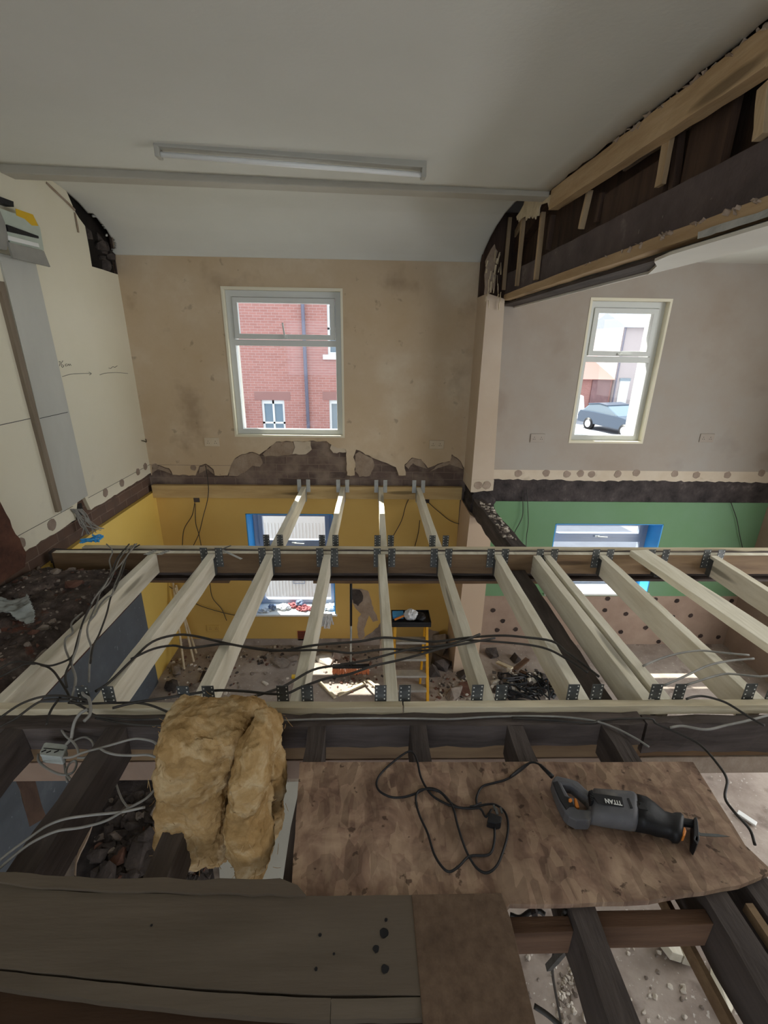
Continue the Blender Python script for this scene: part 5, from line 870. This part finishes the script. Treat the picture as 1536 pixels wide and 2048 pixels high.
tp = MB(); tp.box(tl.x-.035, tr_.x+.035, tl.y-.10, tl.y+.13, tl.z-.005, tl.z+.028); 
for s_ in (0,): tp.poly([(tl.x-.035, tl.y-.1, tl.z+.028), (tr_.x+.035, tl.y-.1, tl.z+.028), (tr_.x+.035, tl.y+.13, tl.z+.028), (tl.x-.035, tl.y+.13, tl.z+.028)], [[(tl.x-.025, tl.y-.09, tl.z+.028), (tr_.x+.025, tl.y-.09, tl.z+.028), (tr_.x+.025, tl.y+.12, tl.z+.028), (tl.x-.025, tl.y+.12, tl.z+.028)]], (0, 0, .02))
tp.build('top_tray', 'black', ld, bevel=.004)
zt2 = tl.z+.03; yc = tl.y
b = MB().obox(((tl.x+.03), yc+.03, zt2+.02), (.055, 0, 0), (0, .05, 0), (0, 0, .018)); b.build('blue_tool_case', mat('light_blue_plastic', rgb('4c9fe0'), 3, 2, .4, 0), None, 'small light-blue plastic case on top of the stepladder', 'tool case', bevel=.006)
MB().bar((tl.x-.01, yc-.06, zt2+.025), (tl.x+.085, yc-.03, zt2+.05), .02, .016).build('orange_handle_tool', 'orange', None, 'orange handled tool across the blue case on the stepladder', 'hand tool', bevel=.004)
def crumple(name, c_, sx, sy, sz, m_, l, cat, seed=0, vox=.006, st=.03, **k):
    b = MB(); vs = []; n1, n2 = 10, 14
    for i in range(n1+1):
        for j in range(n2): a, t = math.pi*i/n1, 2*math.pi*j/n2; vs.append(Vector(c_)+Vector((sx*math.sin(a)*math.cos(t), sy*math.sin(a)*math.sin(t), sz*math.cos(a))))
    b.add(vs, [(i*n2+j, i*n2+(j+1) % n2, (i+1)*n2+(j+1) % n2, (i+1)*n2+j) for i in range(n1) for j in range(n2)])
    return remeshed(b, name, m_, vox, [(.03, st, 2), (.012, st*.4, 1)], label=l, category=cat, **k)
crumple('white_rag', (tl.x+.155, yc-.01, zt2+.05), .075, .06, .05, 'cloth', 'crumpled white rag on top of the stepladder', 'rag')
crumple('black_pouch', (tl.x+.245, yc-.02, zt2+.035), .055, .06, .035, 'black', 'soft black pouch at the right of the stepladder top', 'pouch', st=.015)
# grey sheet leaning behind the ladder
MB().poly([on('y', 4.3, *q) for q in crop(760, 1180, 7.68, [(-10, 1000), (0, 780), (90, 720), (110, 1300), (60, 1430), (-200, 1330)])], [], (0, .02, 0)).build('leaning_sheet', 'slate_paint' if 0 else 'undercoat', None, 'grey sheet leaning on the wall left of the stepladder', 'sheet')
# torn plaster patch on the yellow wall
pt = [on('y', YW-.002, *q) for q in crop(600, 1150, 3.84, [(400, 100), (470, 105), (520, 120), (550, 200), (565, 270), (590, 310), (600, 350), (560, 360), (530, 310), (510, 360), (490, 420), (495, 480), (450, 490), (440, 420), (445, 330), (470, 300), (430, 260), (400, 210), (395, 150)])]
MB().poly(ragged(pt, .03, .006, 4, True), [], (0, -.001, 0)).build('wall_back_bare_patch', 'undercoat', kind='structure')
pt = [on('y', YW-.003, *q) for q in crop(600, 1150, 3.84, [(400, 110), (460, 115), (485, 160), (480, 200), (445, 240), (410, 215), (395, 170)])]
MB().poly(ragged(pt, .03, .008, 5, True), [], (0, -.001, 0)).build('wall_back_bare_patch', 'rubble_dark', kind='structure')
pt = [on('y', YW-.002, *q) for q in crop(760, 1180, 7.68, [(720, 600), (900, 640), (930, 760), (960, 850), (900, 980), (980, 1120), (1010, 1300), (700, 1300)])]
MB().poly(ragged(pt, .03, .008, 6, True), [], (0, -.001, 0)).build('wall_back_bare_patch', 'undercoat', kind='structure')
pt = [on('y', YW-.002, *q) for q in crop(600, 1150, 3.84, [(520, 460), (600, 400), (640, 330), (660, 480), (640, 600), (520, 620), (380, 600)])]
MB().poly(ragged(pt, .03, .008, 7, True), [], (0, -.001, 0)).build('wall_back_bare_patch', 'rubble', kind='structure')
# debris in the lower rooms
def rub(px, py, s_, m_, l, seed, name='plaster_slab', cat='rubble lump', group='rubble on the lower floor'):
    p = onf(px, py); MB().chunk((p.x, p.y, ZG+s_[2]*.8), s_, seed).build(name, m_, None, l, cat, group)
for i, (x, y, s_, m_, l) in enumerate((
 (560, 1327, (.13, .09, .025), 'rubble', 'broad grey plaster slab on the floor left of the fourth joist'), (585, 1318, (.10, .06, .02), 'rubble', 'plaster slab right behind the broad slab'), (650, 1318, (.15, .12, .03), 'rubble_pale', 'pale broken slab just left of the broom'), (672, 1312, (.10, .10, .05), 'rubble', 'brown-grey lump beside the pale slab left of the broom'),
 (352, 1342, (.10, .06, .04), 'rubble', 'lump at the foot of the bright yellow side wall'), (345, 1375, (.09, .07, .04), 'rubble_dark', 'dark lump by the slate-blue dado foot'), (395, 1375, (.14, .07, .02), 'rubble', 'flat slab near the feet of the leaning poles'), (412, 1352, (.12, .05, .04), 'rubble_dark', 'long dark lump right of the leaning poles'), (530, 1367, (.05, .025, .012), 'rubble_pale', 'small pale wedge in the middle of the yellow room floor'), (505, 1348, (.025, .02, .012), 'rubble', 'tiny lump above the pale wedge'),
 (880, 1300, (.12, .12, .14), 'rubble', 'tall grey lump heap against the wall right of the stepladder'), (880, 1330, (.15, .12, .08), 'rubble_dark', 'dark lump right of the stepladder'), (925, 1345, (.14, .10, .05), 'rubble_dark', 'dark flat lump in front of the nib'), (930, 1380, (.13, .10, .02), 'rubble_red', 'brown slab leaning before the nib'), (905, 1390, (.15, .08, .05), 'rubble', 'grey slab at the near beam right of the stepladder'), (935, 1355, (.10, .05, .015), 'rubble_pale', 'pale board fragment by the seventh joist'), (870, 1350, (.05, .10, .1), 'rubble_dark', 'upright dark lump behind the stepladder foot'),
 (985, 1310, (.10, .08, .06), 'rubble_dark', 'dark lump at the foot of the beige nib'), (1030, 1320, (.08, .07, .05), 'rubble_dark', 'dark lump under the crossed sticks'))): rub(x, y, s_, m_, l, 100+i)
for i, (a, c_, w_, m_, l) in enumerate((((994, 1324), (1024, 1337), .045, 'lath', 'pale stick of the crossed pair in the green-room rubble'), ((1018, 1348), (1055, 1318), .05, 'old_timber_brown', 'brown stick crossing the pale one in the green-room rubble'), ((1040, 1342), (1110, 1372), .04, 'old_timber_brown', 'long brown batten lying in the green-room rubble'), ((676, 1390), (730, 1366), .03, 'lath', 'pale stick lying across the sunlit floor'), ((640, 1365), (670, 1395), .03, 'lath', 'short stick at the left of the sunlit floor'), ((735, 1360), (752, 1374), .03, 'lath', 'short stick at the right of the sunlit floor'))):
    A, B_2 = onf(*a, ZG+.06 if a[0] > 900 else ZG+.015), onf(*c_, ZG+.10 if a[0] > 900 else ZG+.015); MB().bar(A, B_2, w_, .02, seg=3, jit=.001).build('timber_offcut', m_, None, l, 'timber offcut')
r = random.Random(31); b = MB()
for i in range(150):
    px, py = r.uniform(985, 1135), r.uniform(1352, 1408); p = onf(px, py); s_ = r.uniform(.02, .06); b.chunk((p.x, p.y, ZG+.03+r.uniform(0, .10)), (s_, s_*.7, s_*.35), i, r.choice([0, 0, 1, 2]))
for i in range(26):
    p = onf(r.uniform(1010, 1120), r.uniform(1355, 1400), ZG+.12); b.tube(smoothpath([p+Vector((r.uniform(-.15, .15), r.uniform(-.1, .1), r.uniform(-.03, .05))) for _ in range(4)], 4), .008, 6, 2)
b.build('rubble_pile', ['rubble_dark', 'rubble_pale', 'black'], None, 'pile of dark plastic scraps and pale fragments below the seventh and eighth joists', 'rubble', kind='stuff')
b = MB()
for i in range(520):
    q = r.random()
    if q < .3: px, py = r.uniform(330, 480), r.uniform(1310, 1400)
    elif q < .6: px, py = r.uniform(480, 760), r.gauss(1315, 14)
    elif q < .75: px, py = r.gauss(700, 28), r.gauss(1365, 7)
    else: px, py = r.uniform(860, 960), r.uniform(1330, 1405)
    p = onf(px, py); s_ = r.uniform(.006, .028); b.chunk((p.x, min(p.y, YW-.04), ZG+s_*.3), (s_, s_*.8, s_*.5), i, r.choice([0, 0, 1, 2, 3]))
b.build('floor_rubble', ['rubble', 'rubble_dark', 'rubble_pale', 'rubble_red'], None, 'loose chips of plaster and brick strewn over the yellow room floor', 'rubble', kind='stuff')
p = onf(590, 1355); MB().box(p.x-.035, p.x+.035, p.y-.02, p.y+.02, ZG, ZG+.025).build('yellow_packet', 'yellow_label', None, 'tiny yellow packet on the floor below the fourth joist', 'packet', bevel=.003)
# rags and rubbish on the lower window sill
for i, (px, py, sx, sy, sz, m_, l) in enumerate(((528, 1218, .085, .05, .014, 'cloth', 'pale rag at the left end of the lower sill'), (545, 1214, .05, .04, .03, 'bluecloth', 'grey-blue rag beside the pale rag on the lower sill'), (568, 1212, .09, .06, .022, 'cloth', 'crumpled white packaging in the middle of the lower sill'), (588, 1208, .075, .05, .022, 'redcloth', 'reddish cloth in the middle of the lower sill'), (608, 1214, .10, .06, .018, 'redcloth', 'reddish cloth behind the fourth joist on the lower sill'), (600, 1206, .05, .04, .04, 'bluecloth', 'grey packet behind the red cloth on the lower sill'), (660, 1212, .08, .07, .022, 'cloth', 'white rag at the right end of the lower sill'))):
    p = on('z', G1[2]+.03, px, py); p.y = min(max(p.y, 4.57), 4.72); crumple('sill_rag', (p.x, p.y, G1[2]+sz*.9), sx, sy, sz, m_, l, 'rag', i, .005, .045)
b = MB(); r = random.Random(44)
for i in range(34):
    p = on('y', 4.54, 650+r.uniform(-9, 12), 1200); p.z = G1[2]+.02; e = Vector((p.x+r.uniform(-.04, .04), 4.52+r.uniform(-.03, .02), G1[2]-r.uniform(.06, .19))); b.bar(p, e, r.uniform(.008, .02), .003, up=(0, 1, 0), seg=5, jit=.008, seed=i)
b.build('shredded_cloth', 'cloth', None, 'shredded white cloth hanging off the right end of the lower sill', 'cloth', kind='stuff')
# ================================================================== GROUND FLOOR, FOREGROUND OPENINGS
for i, (px, py, s_, m_, l) in enumerate(((280, 1700, (.16, .10, .03), 'rubble_dark', 'slate-grey tile slab in the dark lower left opening'), (335, 1650, (.12, .08, .06), 'rubble_dark', 'brick stub at the edge of the dark opening'), (300, 1672, (.08, .06, .05), 'rubble_dark', 'sooty brick above the slate slab'), (395, 1700, (.09, .17, .02), 'rubble', 'pale slate slab right of the dark joist'), (330, 1735, (.05, .04, .02), 'rubble', 'grey fragment by the bottom left opening'), (215, 1750, (.10, .06, .04), 'rubble_dark', 'sooty lump at the bottom of the dark opening'), (350, 1600, (.10, .10, .12), 'rubble_dark', 'dark masonry lump behind the insulation'), (330, 1615, (.12, .08, .1), 'rubble', 'grey crumbly lump left of the insulation'))): 
    p = onf(px, py, -1.85); MB().chunk((p.x, p.y, -1.88+s_[2]), s_, 200+i).build('rubble_lump', m_, None, l, 'rubble lump', 'rubble in the lower left opening')
b = MB(); r = random.Random(55)
for i in range(420):
    p = onf(r.uniform(190, 420), r.uniform(1590, 1765), -1.9); s_ = abs(r.gauss(0, .03))+.012; b.chunk((p.x, p.y, -1.93+r.uniform(0, .05)), (s_, s_*.8, s_*.5), i, r.choice([0]*9+[1, 2]))
b.build('hearth_rubble', ['rubble_dark', 'rubble', 'rubble_red'], None, 'dark rubble filling the floor of the lower left opening', 'rubble', kind='stuff')
def dark_fill(u, v): p0 = onf(150, 1765), onf(430, 1765), onf(400, 1565), onf(165, 1565); a = p0[0].lerp(p0[1], u); c_ = p0[3].lerp(p0[2], u); q = a.lerp(c_, v); return (q.x, q.y, ZG+.03+.05*math.sin(math.pi*u)*math.sin(math.pi*v)+.03*noise.noise(Vector((q.x*7, q.y*7, 2))))
solid(grid(dark_fill, 50, 50).build('dark_bed', 'black_brick', None, 'dark bed beneath the rubble at lower left', 'dark_fill', kind='stuff'), .004, 0)  # dark bumpy bed under the rubble
pts = [on('z', -1.3, *q) for q in crop(100, 1540, 5.12, [(520, 130), (560, 160), (540, 250), (480, 330), (470, 430), (430, 560), (380, 700), (310, 840), (270, 940), (262, 1070), (245, 1060), (262, 900), (300, 780), (220, 680), (260, 600), (300, 520), (380, 420), (440, 300)])]
MB().poly(ragged(pts, .03, .006, 2, True, (0, 1)), [], (0, 0, -.015)).build('torn_lining_strip', 'undercoat', None, 'torn pale strip of lining hanging in the lower left opening', 'torn board')
MB().bar(on('z', -.45, 40, 1530), on('z', -.9, 75, 1640), .06, .02, seg=5, jit=.006).build('hanging_lath', 'brown_board', None, 'brown strip of lath hanging below the junction box', 'lath')
MB().bar(on('z', -.40, 32, 1525), on('z', -.85, 55, 1600), .03, .02, seg=5, jit=.006).build('hanging_lath', 'undercoat', None, 'dusty lath hanging at the far left below the beam', 'lath')
p = [onf(*q, ZG+.012) for q in ((440, 1765), (430, 1600), (470, 1568), (600, 1563), (590, 1765))]
MB().poly(p, [], (0, 0, -.012)).build('lit_floor_sheet', 'greyboard', None, 'pale sheet standing for the lit lower floor right of the insulation', 'plasterboard')  # pale sheet added for the lit patch of ground floor
# lower right opening
for i, (pts, l) in enumerate((([(1315, 1866), (1348, 1862), (1368, 1912), (1345, 1905)], 'left half of the pale timber pair lying in the lower right opening'), ([(1348, 1862), (1378, 1862), (1398, 1922), (1370, 1914)], 'right half of the pale timber pair lying in the lower right opening'))):
    MB().poly([onf(*q, ZG+.09) for q in pts], [], (0, 0, -.07)).build('timber_block', 'timber', None, l, 'timber block', bevel=.004)
MB().chunk(onf(1440, 1983)+Vector((0, 0, .03)), (.16, .045, .03), 7).build('pale_wedge', 'timber', None, 'pale timber wedge on the floor at bottom right', 'timber wedge')
MB().chunk(onf(1176, 2040)+Vector((0, 0, .02)), (.04, .03, .02), 9).build('white_fragment', 'rubble_pale', None, 'small bright fragment at the bottom between old joists', 'fragment')
p = onf(1492, 1640); MB().obox(p+Vector((0, 0, .02)), (.035, -.05, 0), (.018, .014, 0), (0, 0, .008)).build('white_packet', 'white', None, 'small white packet on the floor right of the strand board', 'packet', bevel=.004)
b = MB(); r = random.Random(66)
for i in range(170):
    q = r.random()
    px, py = (r.gauss(1155, 14), r.gauss(1955, 14)) if q < .35 else ((r.gauss(1130, 10), r.gauss(2000, 25)) if q < .6 else (r.uniform(1040, 1500), r.uniform(1840, 2045)))
    p = onf(px, py); s_ = r.uniform(.006, .018); b.chunk((p.x, p.y, ZG+s_*.4), (s_, s_, s_*.7), i, r.choice([0, 0, 1]))
b.build('floor_pebbles', ['rubble_pale', 'rubble'], None, 'pale pebbles and crumbs on the floor in the lower right opening', 'pebbles', kind='stuff')
cable('electric_cable', 'black cable hanging through the lower right opening past the pebbles', [on('z', z, *q) for q, z in (((1130, 1822), -.05), ((1118, 1860), -.3), ((1108, 1905), -.7), ((1105, 1945), -1.1), ((1112, 1990), -1.5), ((1125, 2060), -1.9))], 'cable_dark', .006)
cable('electric_cable', 'thick dark cable at the bottom beside the chipboard corner', cz([(1068, 2012), (1095, 2030), (1130, 2060)], -.1), 'cable_dark', .006)
cable('electric_cable', 'crooked dark wire below the front edge of the strand board', [on('z', -.3, *q) for q in ((1020, 1830), (1040, 1836), (1060, 1824), (1078, 1822), (1090, 1830))], 'cable_dark', .008)
MB().bar(on('z', -.8, 1097, 1935), on('z', -.5, 1140, 1890), .02, .02, seg=3, jit=.002).build('metal_bracket', 'steel', None, 'grey angled bracket hanging by the black cable at lower right', 'bracket')
MB().chunk(on('z', -.25, 1070, 1826), (.02, .012, .008), 5).build('mortar_clump', 'rubble_dark', None, 'dark clump caught on the wire below the strand board', 'clump')
# mortar crumbs on the dark joist by the nib
b = MB(); r = random.Random(77)
for i in range(60): y = r.uniform(3.2, 4.1); b.chunk((1.07+r.uniform(-.04, .04), y, -.015), (r.uniform(.008, .03), r.uniform(.008, .02), .008), i, r.choice([0, 1]))
b.build('mortar_crumbs', ['rubble_pale', 'rubble'], None, 'mortar crumbs on the dark old joist by the nib', 'crumbs', kind='stuff')
# ================================================================== OUTSIDE
ZS = -3.3
MB().box(-60, 70, YW+.5, 90, ZS-.2, ZS).build('street', 'asphalt', kind='structure')
HY = 15.0
h = empty('brick_house', (-4, HY, ZS), 'red brick house across the street seen through the left upper window', 'house')
def hy(px, py): return on('y', HY, px, py)
def hrect(x0, y0, x1, y1): a, c_ = hy(x0, y0), hy(x1, y1); return min(a.x, c_.x), max(a.x, c_.x), min(a.z, c_.z), max(a.z, c_.z)
wn = [hrect(522, 800, 573, 880), hrect(652, 560, 705, 710), hrect(658, 800, 705, 880)]
wn[0] = (wn[0][0], wn[0][1], wn[0][3]-1.45, wn[0][3]); wn[2] = (wn[2][0], wn[2][0]+1.1, wn[2][3]-2.2, wn[2][3]); wn[1] = (wn[1][0], wn[1][0]+1.1, wn[1][2], wn[1][2]+1.5)
MB().poly([(-12, HY, ZS), (1.6, HY, ZS), (1.6, HY, 5.2), (-12, HY, 5.2)], [[(a, HY, c), (b_, HY, c), (b_, HY, d), (a, HY, d)] for a, b_, c, d in wn], (0, 6, 0)).build('wall', 'street_brick', h)
for i, (a, b_, c, d) in enumerate(wn):
    f = MB(); frame_ring(f, a, b_, c, d, (.07, .07, .07, .12), HY+.06, .06); f.box((a+b_)/2-.03, (a+b_)/2+.03, HY+.06, HY+.12, c, d); f.box(a, b_, HY+.06, HY+.12, (c+d)/2-.03, (c+d)/2+.03); wf = f.build('window', 'white', h)
    MB().box(a+.02, b_-.02, HY+.12, HY+.14, c+.02, d-.02).build('pane', 'car_glass', wf)
    MB().box(a-.2, b_+.2, HY-.01, HY+.02, d, d+.26).build('lintel', 'street_brick_lintel', h); MB().box(a-.15, b_+.15, HY-.08, HY+.1, c-.14, c).build('sill', 'white', h)
pp_ = hy(612, 700); pt_ = MB(); pt_.cyl((pp_.x, HY-.1, ZS), (pp_.x-.05, HY-.1, 5.2), .055, 10); pt_.build('downpipe', 'pipe', h, smooth=True)
p = hy(483, 820); MB().box(p.x-.5, p.x+.06, HY-.25, HY, p.z-.3, p.z+.3).build('meter_box', 'white', h)
MB().poly([(-12, HY-.3, 5.2), (-12, HY+3, 7.6), (-12, HY+6.3, 5.2)], [], (13.6, 0, 0)).build('roof', 'slate_roof', h)
# white ribbed vehicle side outside the lower left window
v = empty('panel_van', (-1.2, 6.9, ZS), 'white van side with ribbed panel and door handle outside the lower left window', 'van')
b = MB(); b.box(-3.2, 1.3, 6.9, 8.8, ZS+.35, ZS+2.15)
for i in range(70): b.box(-2.9+i*.055, -2.885+i*.055, 6.892, 6.9, ZS+.6, ZS+1.95)
b.build('body', 'white', v, bevel=.02)
q = on('y', 6.89, 598, 1164); b = MB(); frame_ring(b, q.x-.10, q.x+.10, q.z-.03, q.z+.03, (.008, .008, .008, .008), 6.88, .012); b.build('handle', 'pvc_grey', v)
for x in (-2.5, .6): MB().cyl((x, 6.88, ZS+.33), (x, 7.1, ZS+.33), .33, 24).build('wheel', 'black', v, smooth=True)
# gabled house beyond, seen in the top sash of the lower left window
# right-hand view: garage, rendered houses, car, van
GY = 37.0
def gy(px, py, Y=GY): return on('y', Y, px, py)
def xr(x0, x1, y=730, Y=GY): return gy(x0, y, Y).x, gy(x1, y, Y).x
g = empty('garage', (gy(1180, 800).x, GY, ZS), 'red-tiled garage with brown doors behind the dark car', 'garage')
x0, x1 = xr(1150, 1231); zt3 = gy(1200, 757).z; zr = gy(1200, 724, GY+3.5).z
MB().box(x0-3, x1, GY, GY+5, ZS-2, zt3).build('wall', 'street_brick', g)
a, c_ = xr(1190, 1227); MB().box(a, c_, GY-.08, GY, ZS-1, zt3-.1).build('door', 'shutter', g)
bb = MB().poly([(x0-3, GY-.4, zt3-.05), (x0-3, GY+3.5, zr), (x0-3, GY+4, zt3-.05)], [], (x1-x0+3.0, 0, 0)); bb.build('roof', 'street_brick_lintel', g)
hz = empty('rendered_house', (gy(1260, 800).x, GY, ZS), 'pale rendered house with a white door beside the garage', 'house')
a, c_ = xr(1232, 1420); MB().box(a, c_+3, GY-.2, GY+6, ZS-2, gy(1250, 655).z).build('wall', 'render_pink', hz)
a2, c2 = xr(1243, 1262); MB().box(a2, c2, GY-.3, GY-.2, ZS-1, gy(1250, 762).z).build('door', 'white', hz); MB().box(a2-.05, c2+.05, GY-.28, GY-.2, gy(1250, 762).z, gy(1250, 756).z).build('fanlight', 'car_glass', hz)
MB().cyl((a+.1, GY-.3, ZS-1), (a+.1, GY-.3, gy(1232, 655).z), .06, 8).build('downpipe', 'pipe', hz)
MB().poly([(a, GY-.6, gy(1250, 655).z), (a, GY+3, gy(1250, 620).z), (a, GY+6.4, gy(1250, 655).z)], [], (9, 0, 0)).build('roof', 'slate_roof', hz)
hw = empty('white_house', (gy(1200, 700, 44).x, 44, ZS), 'white gabled house farther up the street behind the garage', 'house')
MB().poly([gy(1170, 760, 44), gy(1262, 760, 44), gy(1262, 690, 44), gy(1250, 636, 44), gy(1192, 680, 44), gy(1170, 700, 44)], [], (0, 6, 0)).build('wall', 'render_white', hw)
MB().poly([gy(1186, 690, 43.8), gy(1192, 672, 43.8), gy(1250, 630, 43.8), gy(1258, 634, 43.8), gy(1200, 682, 43.8)], [], (0, .4, 0)).build('roof_edge', 'slate_roof', hw)
MB().box(gy(1222, 650, 46).x-.4, gy(1222, 650, 46).x+.4, 46, 46.8, gy(1222, 655, 46).z, gy(1222, 641, 46).z).build('chimney', 'slate_roof', hw)
# car: length along its own axis
def car(name, rear, front, l, cat, m_, van=False):
    rear, front = Vector(rear), Vector(front); rear.z = front.z = ZS; d = (front-rear).normalized(); wb = (front-rear).length; s_ = wb/2.5; n_ = Vector((d.y, -d.x, 0)); n_ = -n_ if n_.y > 0 else n_
    r_ = empty(name, (rear+front)/2, l, cat); P3 = lambda u, w_, z: rear+d*(u*s_)+n_*(-w_*s_)+Vector((0, 0, z*s_))
    if van: prof_ = [(-1.0, .35), (-1.0, 1.9), (-.7, 2.0), (1.7, 2.0), (2.4, 1.35), (3.3, 1.1), (3.45, .4)]; up = None
    else: prof_ = [(-.85, .35), (-.9, .75), (-.75, 1.0), (.1, 1.02), (2.0, .98), (3.0, .85), (3.35, .65), (3.35, .32)]; up = [(-.7, .98), (-.2, 1.38), (.5, 1.47), (1.1, 1.42), (1.95, .97)]
    MB().poly([P3(u, 0, z) for u, z in prof_], [], n_*(-1.75*s_)).build('body', m_, r_, bevel=.06)
    if up:
        MB().poly([P3(u, .08, z) for u, z in up], [], n_*(-1.55*s_)).build('cabin', 'car_glass', r_, bevel=.05)
        rf = [(-.25, 1.36), (.5, 1.47), (1.1, 1.42), (1.1, 1.47), (.5, 1.53), (-.3, 1.42)]; MB().poly([P3(u, .06, z) for u, z in rf], [], n_*(-1.6*s_)).build('roof', m_, r_, bevel=.02)
    else: MB().poly([P3(u, -.01, z) for u, z in ((1.3, 1.3), (1.3, 1.8), (1.7, 1.85), (2.25, 1.32))], [], n_*(.01)).build('side_window', 'car_glass', r_); MB().poly([P3(1.85, .1, 1.92), P3(2.35, .1, 1.42), P3(2.35, 1.65, 1.42), P3(1.85, 1.65, 1.92)], [], (0, 0, .02)).build('windscreen', 'car_glass', r_)
    for u in (0, 2.5):
        w_ = MB().cyl(P3(u, -.02, .32), P3(u, .2, .32), .33*s_, 24).build('wheel', 'black', r_, smooth=True)
        MB().cyl(P3(u, -.035, .32), P3(u, -.02, .32), .21*s_, 12).build('hub', 'rim', w_)
    return r_
k_ = (ZS-CH)/(-2.0-CH)
ray_ = lambda px, py: on('z', ZS, px, py)
car('car', ray_(1174, 858), ray_(1245, 874), 'dark hatchback parked in the street, seen through the right upper window', 'car', 'car_paint')
a = ray_(1147, 850)+Vector((-.9, 2.0, 0)); car('white_van', a+Vector((-2.3, 2.6, 0)), a, 'white van behind the dark hatchback, cut off by the window frame', 'van', 'white', van=True)
